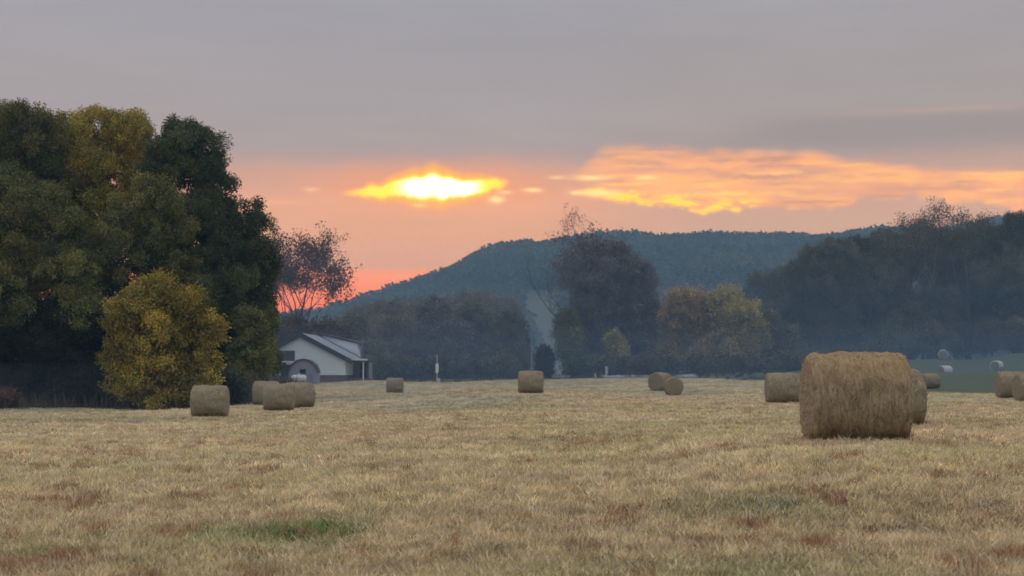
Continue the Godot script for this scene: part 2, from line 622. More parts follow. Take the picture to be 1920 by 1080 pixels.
func build_hill() -> void:
	var st := SurfaceTool.new()
	st.begin(Mesh.PRIMITIVE_TRIANGLES)
	var w := 121
	var rows := 40
	for r in rows:
		var away := 395.0 + 17.5 * r
		for k in w:
			var side := -0.62 + 1.24 * k / (w - 1.0)
			var bare := clearing(side, away)
			st.set_color(Color(0.05, 0.055, 0.03).lerp(Color(0.17, 0.17, 0.11), bare))
			st.add_vertex(Vector3(side * away, hill_height(side, away), -away))
	for r in rows - 1:
		for k in w - 1:
			var i := r * w + k
			for n in [i, i + w, i + w + 1, i, i + w + 1, i + 1]:
				st.add_index(n)
	st.generate_normals()
	tag(part("hill", st.commit(), M.ground, self), "", "", "", "structure")
	# the wood on the hill, one mass
	var rng := RandomNumberGenerator.new()
	rng.seed = 77
	var where := []
	var tint := []
	while where.size() < 42000:
		var side := pick(rng, -0.55, 0.55)
		var away := sqrt(pick(rng, 420.0 * 420.0, 880.0 * 880.0))
		if clearing(side, away) > 0.4:
			continue
		var x := side * away
		var base := hill_height(side, away)
		var size := pick(rng, 2.6, 5.4) * (1.0 + 0.2 * noise.get_noise_2d(x * 0.02, away * 0.02))
		var tone := Color(0.075, 0.088, 0.05).lerp(Color(0.19, 0.155, 0.085), clampf(0.4 + 0.8 * noise.get_noise_2d(x * 0.012, away * 0.012) + pick(rng, -0.3, 0.3), 0.0, 1.0))
		tone *= pick(rng, 0.65, 1.5)
		var turn := Basis(Vector3.UP, rng.randf() * TAU).scaled(Vector3(size, size * pick(rng, 0.75, 1.05), size))
		where.append(Transform3D(turn, Vector3(x, base + 4.5 - size * 0.35 + pick(rng, -0.6, 0.6), -away)))
		tint.append(tone)
	var o := copies_of("hill_forest", clumps.crown, M.leaf, where, tint, self)
	tag(o, "blue hazy wood covering the long hill under the sunset", "forest", "", "stuff")


func clearing(side: float, away: float) -> float:
	# the grassy lane that climbs the foot of the hill
	var centre := lerpf(0.029, 0.018, smoothstep(420.0, 600.0, away)) + 0.002 * noise.get_noise_1d(away * 0.02)
	return smoothstep(0.019, 0.012, absf(side - centre)) * smoothstep(640.0, 590.0, away)


# ------------------------------------------------------------------ leaves and trees
func leaf_ball(seed: int, count: int, size: float, flat := 1.0) -> ArrayMesh:
	var rng := RandomNumberGenerator.new()
	rng.seed = seed
	var st := SurfaceTool.new()
	st.begin(Mesh.PRIMITIVE_TRIANGLES)
	for i in count:
		var at := ball(rng) * pow(rng.randf(), 0.45) * Vector3(1, flat, 1)
		var along := (ball(rng) + at * 0.5 + Vector3(0, -0.25, 0)).normalized()
		var across := along.cross(ball(rng)).normalized()
		var up := along.cross(across)
		var s := size * pick(rng, 0.6, 1.3)
		var tip := at + along * s
		var l := at + along * s * 0.45 + across * s * 0.36 + up * s * 0.1
		var r := at + along * s * 0.45 - across * s * 0.36 + up * s * 0.1
		var b := pick(rng, 0.82, 1.18)
		st.set_color(Color(b, b * pick(rng, 0.96, 1.04), b * pick(rng, 0.9, 1.06)))
		for f in [[at, l, tip], [at, tip, r]]:
			st.set_normal((f[2] - f[0]).cross(f[1] - f[0]).normalized())
			for v in f:
				st.add_vertex(v)
	return st.commit()


func make_clumps() -> void:
	clumps.near = leaf_ball(1, 52, 0.31)
	clumps.far = leaf_ball(2, 40, 0.34)
	clumps.crown = leaf_ball(3, 60, 0.42, 0.9)
	clumps.twig = leaf_ball(4, 12, 0.30)


func crown(tree: Node3D, lobes: Array, colors: Array, clump: String, grain: float, fill: float, rng: RandomNumberGenerator) -> void:
	# lobes: [x, y, z, half width, half height, thinness]; leaves sit in bunches on the lobes' uneven skins
	var where := []
	var tint := []
	for b in lobes:
		var mid := Vector3(b[0], b[1], b[2])
		var half := Vector3(b[3], b[4], b[3])
		var thick: float = b[5] if b.size() > 5 else 1.0
		var size := sqrt(half.x * half.y)
		var shade := pick(rng, 0.72, 1.32)
		var bunches := int(20.0 + 7.0 * size)
		for n in bunches:
			var dir := ball(rng)
			if dir.y < -0.5 and rng.randf() < 0.5:
				dir.y = -dir.y
			var far_out := 0.82 + 0.2 * noise.get_noise_3d(dir.x * 1.7 + mid.x, dir.y * 1.7 + mid.y, dir.z * 1.7 + mid.z)
			var c := mid + dir * half * far_out
			var r := size * pick(rng, 0.22, 0.42)
			var tone: Color = colors[rng.randi() % colors.size()]
			if colors.size() > 2:
				# the last colour gathers at the top of the crown
				var high := clampf((c.y - mid.y) / half.y, -1.0, 1.0)
				if rng.randf() < high * 0.7:
					tone = colors[colors.size() - 1]
			tone *= shade * pick(rng, 0.82, 1.2)
			var count := int(clampf(fill * thick * r * r / (grain * grain) * 3.6, 2.0, 70.0))
			for k in count:
				var p := c + ball(rng) * r * pow(rng.randf(), 0.4) * Vector3(1.0, 0.8, 1.0)
				if p.y < 0.1:
					continue
				var s := grain * pick(rng, 0.7, 1.35)
				where.append(Transform3D(Basis.from_euler(Vector3(pick(rng, -0.6, 0.6), rng.randf() * TAU, pick(rng, -0.6, 0.6))).scaled(Vector3(s, s, s)), p))
				tint.append(tone * pick(rng, 0.92, 1.08))
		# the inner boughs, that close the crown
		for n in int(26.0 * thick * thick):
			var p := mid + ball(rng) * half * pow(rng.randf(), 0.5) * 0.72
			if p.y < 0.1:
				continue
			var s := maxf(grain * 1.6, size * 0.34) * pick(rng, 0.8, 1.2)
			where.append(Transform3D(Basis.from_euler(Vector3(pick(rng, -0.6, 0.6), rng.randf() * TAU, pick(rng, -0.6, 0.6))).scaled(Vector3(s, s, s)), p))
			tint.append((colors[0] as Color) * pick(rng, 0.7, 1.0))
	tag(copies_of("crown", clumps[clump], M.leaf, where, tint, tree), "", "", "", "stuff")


func trunk(tree: Node3D, lobes: Array, height: float, width: float, material: Material, rng: RandomNumberGenerator) -> void:
	var st := begin()
	var lean := Vector3(pick(rng, -0.04, 0.04), 0, pick(rng, -0.04, 0.04)) * height
	var path := [Vector3(0, -0.3, 0)]
	var radii := [width * 1.5]
	for i in range(1, 6):
		var t := i / 5.0
		path.append(Vector3(0, height * t, 0) + lean * t + Vector3(pick(rng, -0.3, 0.3), 0, pick(rng, -0.3, 0.3)) * width)
		radii.append(width * (1.0 - 0.72 * t))
	tube(st, path, radii, 8)
	for b in lobes:
		var t := clampf((float(b[1]) - float(b[4]) * 1.3) / height, 0.18, 0.9)
		var from := Vector3(0, height * t, 0) + lean * t
		var to := Vector3(b[0], b[1], b[2])
		var mid := from.lerp(to, 0.5) + Vector3(0, -0.08, 0) * from.distance_to(to)
		var r := width * (1.0 - 0.7 * t) * 0.6
		tube(st, [from, mid, to], [r, r * 0.6, r * 0.2], 6)
	part("trunk", done(st), material, tree)


func leafy_tree(called: String, label: String, category: String, side: float, away: float, lobes: Array, colors: Array, fill := 1.0, group := "", bark := "bark") -> Node3D:
	var rng := RandomNumberGenerator.new()
	rng.seed = hash(label + str(side))
	var tree := thing(called, label, category, spot(side, away), 0.0, group)
	var top := 0.0
	for b in lobes:
		top = maxf(top, float(b[1]))
	trunk(tree, lobes, top * 0.86, 0.035 * top * 0.5 + 0.04, M[bark], rng)
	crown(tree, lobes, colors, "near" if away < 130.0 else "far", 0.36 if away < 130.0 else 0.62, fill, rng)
	return tree


func grow(st: SurfaceTool, from: Vector3, dir: Vector3, length: float, r: float, depth: int, rng: RandomNumberGenerator, tips: Array) -> void:
	var bow := (dir + Vector3(pick(rng, -0.2, 0.2), 0.12, pick(rng, -0.2, 0.2))).normalized()
	var mid := from + dir * length * 0.5
	var to := mid + bow * length * 0.5
	tube(st, [from, mid, to], [r, r * 0.82, r * 0.62], 6 if depth > 2 else 3)
	if depth == 0:
		tips.append(to)
		return
	var kids := 3 if depth > 2 else 4
	for k in kids:
		var out := ball(rng)
		out = (out - bow * out.dot(bow)).normalized()
		var d := (bow * pick(rng, 0.75, 1.1) + out * pick(rng, 0.45, 0.95) + Vector3(0, 0.12, 0)).normalized()
		if k == 0:
			d = (bow + out * 0.25).normalized()
		var start := to if k == 0 else from.lerp(to, pick(rng, 0.55, 1.0))
		grow(st, start, d, length * pick(rng, 0.58, 0.82), r * (0.62 if k == 0 else 0.45), depth - 1, rng, tips)
	if depth <= 2:
		tips.append(to)


func bare_tree(called: String, label: String, side: float, away: float, height: float, bark: String, leaves: float, colors: Array, depth := 4, spread := 1.0, bare := 0.36) -> Node3D:
	var rng := RandomNumberGenerator.new()
	rng.seed = hash(label)
	var tree := thing(called, label, "tree", spot(side, away))
	var st := begin()
	var bole := height * bare
	var r := height * 0.0115
	tube(st, [Vector3(0, -0.3, 0), Vector3(0.05, bole * 0.4, 0), Vector3(-0.05, bole, 0.05)], [r * 1.7, r * 1.2, r], 9)
	part("trunk", done(st), M[bark], tree)
	var tips := []
	var limbs := begin()
	for k in 5:
		var a := TAU * (k + rng.randf() * 0.6) / 5.0
		var out := (0.75 if k > 0 else 0.08) * spread
		grow(limbs, Vector3(-0.05, bole * (0.98 if k < 2 else pick(rng, 0.75, 0.95)), 0.05), Vector3(cos(a) * out, 0.9, sin(a) * out).normalized(), height * (1.0 - bare) * (0.38 if k == 0 else pick(rng, 0.30, 0.40)), r * (0.8 if k == 0 else 0.55), depth, rng, tips)
	part("branches", done(limbs), M[bark], tree)
	if leaves > 0.0:
		var where := []
		var tint := []
		for p in tips:
			var tone: Color = colors[rng.randi() % colors.size()]
			for k in int(ceil(leaves)):
				if rng.randf() > leaves / ceil(leaves):
					continue
				var s := pick(rng, 0.45, 0.95)
				where.append(Transform3D(Basis.from_euler(Vector3(rng.randf(), rng.randf() * TAU, rng.randf())).scaled(Vector3(s, s, s)), p + ball(rng) * 0.5))
				tint.append(tone * pick(rng, 0.8, 1.2))
		tag(copies_of("crown", clumps.twig, M.leaf, where, tint, tree), "", "", "", "stuff")
	return tree


func build_trees() -> void:
	leafy_tree("tall_tree", "dark olive tree cut off by the photo's left edge, tallest of the wood", "tree", -0.34, 102.0, [[0.3, 16.2, -2.0, 3.40, 3.23], [3.6, 17.0, -0.3, 2.38, 2.11], [1.4, 12.4, 1.3, 3.74, 3.06], [4.1, 14.5, -1.0, 2.04, 2.04], [-1.0, 8.3, 0.0, 3.74, 3.74], [2.4, 9.0, 1.0, 2.04, 2.72], [0.3, 4.2, -0.7, 2.04, 2.72], [-1.7, 2.9, 0.3, 2.38, 2.72], [2.0, 4.9, 1.0, 1.70, 2.04]], [Color(0.115, 0.14, 0.055), Color(0.15, 0.17, 0.06), Color(0.20, 0.205, 0.068)], 1.0, "trees of the tall wood at the left")
	leafy_tree("tall_tree", "broad tree with ochre and brown autumn crown in the left wood", "tree", -0.2617, 106.0, [[-2.3, 17.8, -1.3, 2.12, 1.84], [-0.1, 17.9, -0.3, 2.33, 1.70], [2.1, 17.8, 0.7, 1.84, 1.63], [3.2, 15.4, -0.8, 1.59, 2.12], [-1.6, 15.4, 0.0, 2.65, 2.19], [0.9, 14.8, 1.3, 2.65, 2.47], [-0.5, 12.2, -1.1, 3.18, 2.47]], [Color(0.29, 0.28, 0.058), Color(0.43, 0.38, 0.07), Color(0.50, 0.40, 0.095)], 1.0, "trees of the tall wood at the left")
	leafy_tree("tall_tree", "tall dark green tree at the right end of the left wood", "tree", -0.196, 101.0, [[-1.5, 16.9, -0.9, 1.55, 1.35], [-0.4, 15.6, -0.2, 1.95, 2.22], [-2.2, 14.9, 0.5, 1.51, 2.02], [0.8, 13.2, -0.7, 1.48, 2.15], [0.1, 11.2, 0.0, 2.36, 2.69], [1.9, 10.4, 0.8, 1.68, 2.22], [2.9, 8.2, -0.7, 1.89, 2.56], [3.8, 11.1, 0.1, 0.88, 1.14, 0.35], [3.3, 12.2, 0.4, 0.74, 0.88, 0.4], [4.3, 9.4, -0.2, 0.88, 1.21, 0.5], [1.0, 7.3, 0.6, 2.69, 3.03], [2.6, 4.1, -1.2, 2.02, 3.03]], [Color(0.06, 0.09, 0.052), Color(0.08, 0.115, 0.06), Color(0.115, 0.14, 0.068)], 1.1, "trees of the tall wood at the left")
	leafy_tree("tree", "dark green tree with olive tufts between the ochre tree and the tall one", "tree", -0.23, 98.0, [[-1.1, 11.1, -1.2, 2.03, 2.03], [1.0, 11.1, -0.2, 1.76, 1.89], [0.5, 12.8, 0.5, 1.50, 1.31], [1.6, 9.0, -0.9, 1.80, 2.29], [-0.3, 9.6, 0.0, 1.96, 1.83], [-2.3, 9.3, 0.8, 1.63, 1.96], [2.3, 6.7, -0.7, 1.96, 2.61], [-2.9, 6.7, 0.3, 2.29, 2.61]], [Color(0.115, 0.14, 0.055), Color(0.15, 0.17, 0.06), Color(0.20, 0.205, 0.068)], 1.0, "trees of the tall wood at the left")
	leafy_tree("tree", "lower olive tree in front of the ochre crown, left of the yellow tree", "tree", -0.3, 95.0, [[0.0, 11.8, -1.2, 2.03, 1.77], [1.5, 10.1, -0.2, 1.65, 1.77], [-1.4, 10.3, 0.6, 1.77, 1.90], [0.1, 8.4, -1.1, 2.22, 1.96], [2.2, 7.8, 0.0, 1.90, 1.65], [-1.6, 6.5, 0.9, 1.90, 1.90], [1.0, 5.7, -0.8, 2.09, 1.27], [2.9, 5.5, 0.2, 1.27, 1.58]], [Color(0.115, 0.14, 0.055), Color(0.15, 0.17, 0.06), Color(0.20, 0.205, 0.068)], 1.0, "trees of the tall wood at the left")
	leafy_tree("tree", "deep shaded tree behind the yellow tree", "tree", -0.2483, 97.0, [[-0.8, 5.3, -1.6, 2.59, 2.59], [2.7, 3.7, -0.3, 2.91, 2.91], [-3.1, 4.0, 1.0, 2.91, 2.59], [0.2, 2.4, -1.7, 3.56, 1.94]], [Color(0.032, 0.042, 0.034), Color(0.042, 0.054, 0.04)], 0.9, "trees of the tall wood at the left")  # the deep shade inside the wood is put into its dark leaf colours
	leafy_tree("tree", "dark bluish green tree right beside the white house", "tree", -0.1693, 108.0, [[0.1, 7.1, -1.1, 1.80, 2.74], [-0.9, 4.9, -0.2, 1.87, 2.88], [0.9, 5.7, 0.4, 1.22, 2.30], [0.5, 2.8, -0.7, 1.37, 2.16], [-1.2, 2.1, 0.0, 2.16, 1.80]], [Color(0.06, 0.09, 0.052), Color(0.08, 0.115, 0.06), Color(0.115, 0.14, 0.068)], 1.0, "trees of the tall wood at the left")
	leafy_tree("yellow_tree", "rounded yellow autumn tree before the dark left wood", "tree", -0.2183, 88.0, [[-0.6, 6.2, -1.0, 1.70, 1.17], [1.2, 5.5, -0.2, 1.47, 1.17], [-1.3, 5.6, 0.5, 1.29, 1.06], [2.3, 4.2, -0.5, 1.00, 1.17], [-0.1, 4.1, 0.0, 1.88, 1.47], [-1.8, 4.9, 0.6, 1.17, 1.29], [1.3, 3.0, -0.6, 1.64, 1.23], [-1.0, 1.8, 0.2, 1.47, 0.65], [-2.3, 3.0, 0.6, 1.00, 1.06], [2.3, 2.1, -0.2, 1.00, 1.11], [0.1, 2.1, 0.4, 1.76, 1.00], [-2.2, 1.4, -0.7, 1.17, 0.70], [-0.1, 0.8, -0.2, 1.58, 0.76], [1.6, 1.0, 0.4, 1.17, 0.82]], [Color(0.24, 0.215, 0.058), Color(0.37, 0.305, 0.072), Color(0.50, 0.395, 0.085)], 1.0, "")
	leafy_tree("shrub", "olive shrub between the yellow tree and the white house", "shrub", -0.166, 98.0, [[0.0, 4.7, -0.7, 1.11, 1.31], [0.3, 3.0, -0.1, 1.24, 1.50], [-0.3, 1.5, 0.5, 1.44, 1.24]], [Color(0.151, 0.173, 0.065), Color(0.216, 0.205, 0.076), Color(0.184, 0.194, 0.076)], 0.9, "")
	leafy_tree("shrub", "leafy olive shrub hiding the left end of the white house", "shrub", -0.1527, 128.0, [[0.0, 5.1, -0.4, 0.73, 1.37], [-0.3, 3.3, -0.1, 0.94, 1.45], [-0.6, 1.6, 0.4, 1.19, 1.19], [0.5, 1.9, -0.3, 0.55, 0.94]], [Color(0.151, 0.173, 0.065), Color(0.216, 0.205, 0.076), Color(0.184, 0.194, 0.076)], 0.9, "")
	leafy_tree("bush", "dark bush in deep shade at the foot of the left wood", "bush", -0.29, 94.0, [[-1.9, 2.3, -1.3, 2.19, 2.19], [0.6, 2.3, -0.3, 2.19, 2.32], [2.5, 1.2, 0.7, 1.88, 1.25], [-0.6, 3.6, -1.1, 2.19, 1.88]], [Color(0.032, 0.042, 0.034), Color(0.042, 0.054, 0.04)], 1.0, "")  # leaf colours darkened to stand in for the shade under the boughs
	leafy_tree("bush", "low dark bush under the yellow tree", "bush", -0.21, 91.0, [[-1.8, 1.1, -0.9, 1.52, 0.91], [0.6, 1.0, -0.2, 1.70, 0.91], [2.7, 0.8, 0.4, 1.21, 0.91]], [Color(0.032, 0.042, 0.034), Color(0.042, 0.054, 0.04)], 1.0, "")  # shade at the foot of the wood painted into the dark leaves
	leafy_tree("bush", "grey green scrub between shaded wood and olive shrub", "bush", -0.18, 95.0, [[-0.6, 1.4, -0.6, 1.08, 1.08], [0.4, 1.0, -0.1, 1.08, 0.89]], [Color(0.06, 0.09, 0.052), Color(0.08, 0.115, 0.06), Color(0.115, 0.14, 0.068)], 1.0, "")
	leafy_tree("bush", "brown withered bush at the photo's left edge", "bush", -0.32, 88.0, [[0.0, 0.5, -0.6, 1.00, 0.41], [-1.2, 0.6, -0.1, 1.17, 0.53]], [Color(0.16, 0.10, 0.075), Color(0.13, 0.085, 0.065)], 0.7, "")
	leafy_tree("bush", "reddish brown thicket behind the white house roof", "bush", -0.1283, 182.0, [[-1.2, 5.2, -1.6, 2.67, 2.06], [2.1, 5.0, -0.3, 2.43, 1.82], [-2.7, 4.1, 0.8, 2.18, 2.79], [3.9, 4.1, -0.9, 1.82, 1.82]], [Color(0.16, 0.10, 0.075), Color(0.13, 0.085, 0.065)], 1.0, "")
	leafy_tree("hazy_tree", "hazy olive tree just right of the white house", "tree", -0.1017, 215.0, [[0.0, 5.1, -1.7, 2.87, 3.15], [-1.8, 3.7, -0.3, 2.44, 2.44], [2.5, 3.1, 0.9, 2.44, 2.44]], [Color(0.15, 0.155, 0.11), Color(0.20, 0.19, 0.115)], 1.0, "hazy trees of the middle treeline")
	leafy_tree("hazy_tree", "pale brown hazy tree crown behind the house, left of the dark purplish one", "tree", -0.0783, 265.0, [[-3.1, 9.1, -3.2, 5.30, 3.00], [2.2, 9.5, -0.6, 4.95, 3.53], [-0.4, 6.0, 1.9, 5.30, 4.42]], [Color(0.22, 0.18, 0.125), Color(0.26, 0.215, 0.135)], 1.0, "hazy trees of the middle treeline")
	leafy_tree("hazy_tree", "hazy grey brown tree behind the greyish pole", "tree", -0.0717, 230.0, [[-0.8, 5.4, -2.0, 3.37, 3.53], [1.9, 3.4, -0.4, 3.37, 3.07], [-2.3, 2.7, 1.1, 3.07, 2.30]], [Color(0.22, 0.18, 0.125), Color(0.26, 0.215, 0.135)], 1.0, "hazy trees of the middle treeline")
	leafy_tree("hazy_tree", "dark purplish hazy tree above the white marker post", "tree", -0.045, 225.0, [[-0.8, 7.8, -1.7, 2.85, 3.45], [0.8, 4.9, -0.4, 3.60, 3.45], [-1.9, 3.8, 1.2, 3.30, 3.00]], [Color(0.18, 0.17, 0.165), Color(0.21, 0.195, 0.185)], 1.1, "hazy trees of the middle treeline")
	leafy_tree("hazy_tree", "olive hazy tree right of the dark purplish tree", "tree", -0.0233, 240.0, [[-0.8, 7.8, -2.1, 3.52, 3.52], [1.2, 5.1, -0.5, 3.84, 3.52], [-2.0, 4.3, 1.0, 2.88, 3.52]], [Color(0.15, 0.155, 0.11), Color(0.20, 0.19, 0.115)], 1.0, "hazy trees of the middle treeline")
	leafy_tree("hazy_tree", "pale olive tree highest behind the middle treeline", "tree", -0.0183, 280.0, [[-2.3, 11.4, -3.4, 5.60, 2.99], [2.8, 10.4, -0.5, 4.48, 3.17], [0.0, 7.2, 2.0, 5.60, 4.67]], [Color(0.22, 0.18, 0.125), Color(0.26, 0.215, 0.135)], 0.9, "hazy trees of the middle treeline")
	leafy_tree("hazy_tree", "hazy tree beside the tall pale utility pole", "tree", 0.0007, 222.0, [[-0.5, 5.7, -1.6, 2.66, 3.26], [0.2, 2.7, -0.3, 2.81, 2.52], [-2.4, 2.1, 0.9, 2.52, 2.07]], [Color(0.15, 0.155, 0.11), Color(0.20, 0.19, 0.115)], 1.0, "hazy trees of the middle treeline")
	leafy_tree("hedge", "low dark hedge below the middle treeline", "hedge", -0.04, 205.0, [[-8.2, 1.4, -1.2, 2.05, 1.37], [-4.8, 1.3, -0.3, 2.32, 1.37], [-0.7, 1.4, 0.9, 2.46, 1.50], [3.4, 1.3, -1.2, 2.46, 1.37], [7.2, 1.4, 0.0, 2.32, 1.50], [-10.9, 1.3, 0.9, 1.78, 1.37]], [Color(0.10, 0.12, 0.085), Color(0.14, 0.145, 0.095), Color(0.19, 0.17, 0.105)], 1.1, "")
	leafy_tree("big_tree", "large dark purplish tree in the middle with bare twigs above", "tree", 0.0633, 218.0, [[0.0, 15.6, -2.4, 4.07, 3.05], [2.6, 12.1, -0.4, 3.34, 4.21], [-2.3, 13.6, 1.3, 3.49, 3.63], [0.0, 9.2, -2.1, 4.36, 4.36], [-3.8, 15.8, 0.0, 2.47, 2.47, 0.5], [-2.9, 7.8, 1.6, 3.34, 4.36], [-0.7, 4.1, -1.7, 4.80, 3.63], [3.3, 7.0, 0.4, 3.20, 4.36], [4.0, 3.4, 1.7, 2.91, 2.91]], [Color(0.18, 0.17, 0.165), Color(0.21, 0.195, 0.185)], 1.0, "")
	leafy_tree("tree", "narrow olive tree at the left flank of the large purplish tree", "tree", 0.034, 206.0, [[-0.1, 6.6, -0.9, 1.51, 2.47], [0.1, 4.3, -0.2, 1.79, 2.61], [0.8, 2.5, 0.6, 1.65, 2.06]], [Color(0.151, 0.173, 0.065), Color(0.216, 0.205, 0.076), Color(0.184, 0.194, 0.076)], 0.8, "")
	leafy_tree("evergreen", "little dark pointed evergreen at the mouth of the lane", "tree", 0.02, 194.0, [[0.1, 2.8, -0.3, 0.52, 0.78], [0.0, 1.9, -0.1, 0.71, 0.91], [0.0, 0.9, 0.3, 0.84, 0.91]], [Color(0.032, 0.042, 0.034), Color(0.042, 0.054, 0.04)], 1.6, "")
	leafy_tree("bush", "dark rounded bush right of the lane", "bush", 0.0433, 200.0, [[-0.4, 1.2, -0.7, 1.20, 1.07], [1.1, 0.9, -0.2, 1.33, 0.93], [-1.0, 0.8, 0.4, 1.07, 0.80]], [Color(0.06, 0.09, 0.052), Color(0.08, 0.115, 0.06), Color(0.115, 0.14, 0.068)], 1.1, "")
	leafy_tree("bush", "small yellow leaved bush below the large purplish tree", "bush", 0.0653, 203.0, [[-0.4, 4.4, -0.7, 1.22, 1.22], [0.3, 3.2, -0.1, 1.22, 1.08]], [Color(0.38, 0.345, 0.155), Color(0.50, 0.43, 0.175), Color(0.47, 0.41, 0.165)], 0.8, "")
	leafy_tree("bush", "dark brush at the foot of the large purplish tree", "bush", 0.0733, 201.0, [[-2.0, 1.1, -1.4, 2.28, 1.21], [1.7, 1.0, -0.3, 2.28, 1.21], [-4.0, 1.0, 0.6, 1.74, 1.07]], [Color(0.10, 0.12, 0.085), Color(0.14, 0.145, 0.095), Color(0.19, 0.17, 0.105)], 1.1, "")
	leafy_tree("orange_tree", "brownish orange autumn tree, broad and rounded, in the middle distance", "tree", 0.1133, 212.0, [[-0.6, 9.0, -1.9, 3.11, 2.26], [2.1, 8.1, -0.3, 2.83, 2.40], [-2.7, 7.0, 0.7, 1.98, 2.83], [0.0, 5.3, -1.8, 3.82, 3.11], [-2.3, 3.5, 0.0, 2.40, 2.40], [2.1, 2.8, 1.5, 3.11, 2.40]], [Color(0.36, 0.27, 0.14), Color(0.43, 0.315, 0.145), Color(0.41, 0.295, 0.14)], 0.95, "")
	leafy_tree("yellow_tree", "golden tree touching the orange tree's right side", "tree", 0.1417, 208.0, [[-1.6, 9.2, -1.4, 2.36, 1.94], [0.5, 7.2, -0.3, 2.63, 2.50], [1.9, 4.7, 0.6, 1.80, 2.36], [-1.3, 5.1, -1.2, 2.50, 2.08], [-0.3, 2.5, 0.0, 3.05, 2.08]], [Color(0.38, 0.345, 0.155), Color(0.50, 0.43, 0.175), Color(0.47, 0.41, 0.165)], 0.9, "")
	leafy_tree("tree", "olive brown tree between the golden tree and the dark right wood", "tree", 0.164, 216.0, [[-0.9, 5.3, -1.3, 2.16, 3.17], [1.2, 3.7, -0.3, 2.45, 2.88], [-0.1, 1.6, 1.0, 2.88, 1.73]], [Color(0.15, 0.155, 0.11), Color(0.20, 0.19, 0.115)], 1.0, "")
	leafy_tree("hedge", "low hazy brush beneath orange and golden trees", "hedge", 0.1333, 203.0, [[-7.4, 0.9, -1.2, 2.03, 1.08], [-3.4, 1.1, -0.3, 2.44, 1.15], [0.7, 0.9, 0.9, 2.44, 1.08], [4.7, 0.9, -1.2, 2.44, 1.08], [8.1, 1.2, 0.0, 2.03, 1.22]], [Color(0.10, 0.12, 0.085), Color(0.14, 0.145, 0.095), Color(0.19, 0.17, 0.105)], 1.0, "")
	leafy_tree("tree", "sparse hazy tree at the left end of the right wood", "tree", 0.1633, 252.0, [[-1.7, 11.8, -1.7, 2.86, 3.36, 0.6], [1.7, 11.8, -0.4, 3.19, 4.03, 0.7], [0.4, 7.2, 1.5, 4.03, 4.20]], [Color(0.10, 0.12, 0.085), Color(0.14, 0.145, 0.095), Color(0.19, 0.17, 0.105)], 0.9, "trees of the dark wood at the right")
	leafy_tree("tall_tree", "tall rounded dark tree left in the right wood above the nearest bale", "tree", 0.195, 248.0, [[-0.8, 16.0, -2.0, 3.31, 2.98], [2.2, 17.0, -0.4, 3.64, 2.81], [-2.1, 12.2, 1.4, 3.97, 4.46], [2.9, 12.6, -2.0, 4.13, 4.96], [-0.4, 6.8, 0.0, 5.46, 4.96]], [Color(0.10, 0.12, 0.085), Color(0.14, 0.145, 0.095), Color(0.19, 0.17, 0.105)], 1.0, "trees of the dark wood at the right")
	leafy_tree("tall_tree", "dark tree filling the right wood above the nearest bale's right half", "tree", 0.2267, 252.0, [[-1.3, 16.6, -2.4, 4.03, 3.02], [1.8, 17.6, -0.4, 3.19, 3.02], [0.0, 11.8, 1.8, 5.04, 4.70], [0.0, 5.9, -2.7, 5.54, 5.04]], [Color(0.14, 0.13, 0.095), Color(0.18, 0.165, 0.11)], 1.0, "trees of the dark wood at the right")
	leafy_tree("tall_tree", "brown dark tree right of the pale limbed tree", "tree", 0.285, 256.0, [[-2.1, 17.2, -2.5, 4.10, 3.41], [2.1, 18.1, -0.5, 3.75, 3.41], [-1.3, 11.3, 2.0, 5.63, 4.78], [3.0, 9.6, -2.5, 5.12, 5.12], [-0.4, 5.3, 0.0, 5.97, 4.27]], [Color(0.14, 0.13, 0.095), Color(0.18, 0.165, 0.11)], 1.0, "trees of the dark wood at the right")
	leafy_tree("tall_tree", "dark tree at the photo's right edge", "tree", 0.315, 250.0, [[-1.2, 16.5, -2.3, 3.83, 3.83], [2.1, 19.4, -0.4, 3.67, 2.83], [0.0, 10.7, 1.8, 5.00, 5.50], [3.8, 9.0, -2.4, 5.00, 6.67], [-0.4, 4.0, 0.0, 5.00, 3.33]], [Color(0.10, 0.12, 0.085), Color(0.14, 0.145, 0.095), Color(0.19, 0.17, 0.105)], 1.0, "trees of the dark wood at the right")
	leafy_tree("tall_tree", "dark tree continuing the right wood past the frame", "tree", 0.35, 255.0, [[-1.7, 17.3, -3.1, 5.10, 5.10], [2.6, 12.2, -0.7, 5.95, 7.65], [-0.9, 7.1, 2.1, 5.95, 5.95]], [Color(0.10, 0.12, 0.085), Color(0.14, 0.145, 0.095), Color(0.19, 0.17, 0.105)], 1.0, "trees of the dark wood at the right")
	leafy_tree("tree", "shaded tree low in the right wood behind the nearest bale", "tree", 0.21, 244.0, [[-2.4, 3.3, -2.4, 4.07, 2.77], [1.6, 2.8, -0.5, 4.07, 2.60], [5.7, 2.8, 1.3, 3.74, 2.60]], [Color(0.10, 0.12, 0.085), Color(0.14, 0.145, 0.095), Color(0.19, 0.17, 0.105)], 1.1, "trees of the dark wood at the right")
	leafy_tree("tree", "shaded tree low in the right wood under the pale limbs", "tree", 0.2567, 246.0, [[-1.6, 6.2, -3.0, 4.92, 4.43], [-3.3, 3.0, -0.5, 3.77, 2.46], [1.6, 3.0, 1.5, 4.10, 2.46], [3.3, 7.1, -2.0, 4.10, 4.43]], [Color(0.10, 0.12, 0.085), Color(0.14, 0.145, 0.095), Color(0.19, 0.17, 0.105)], 1.1, "trees of the dark wood at the right")
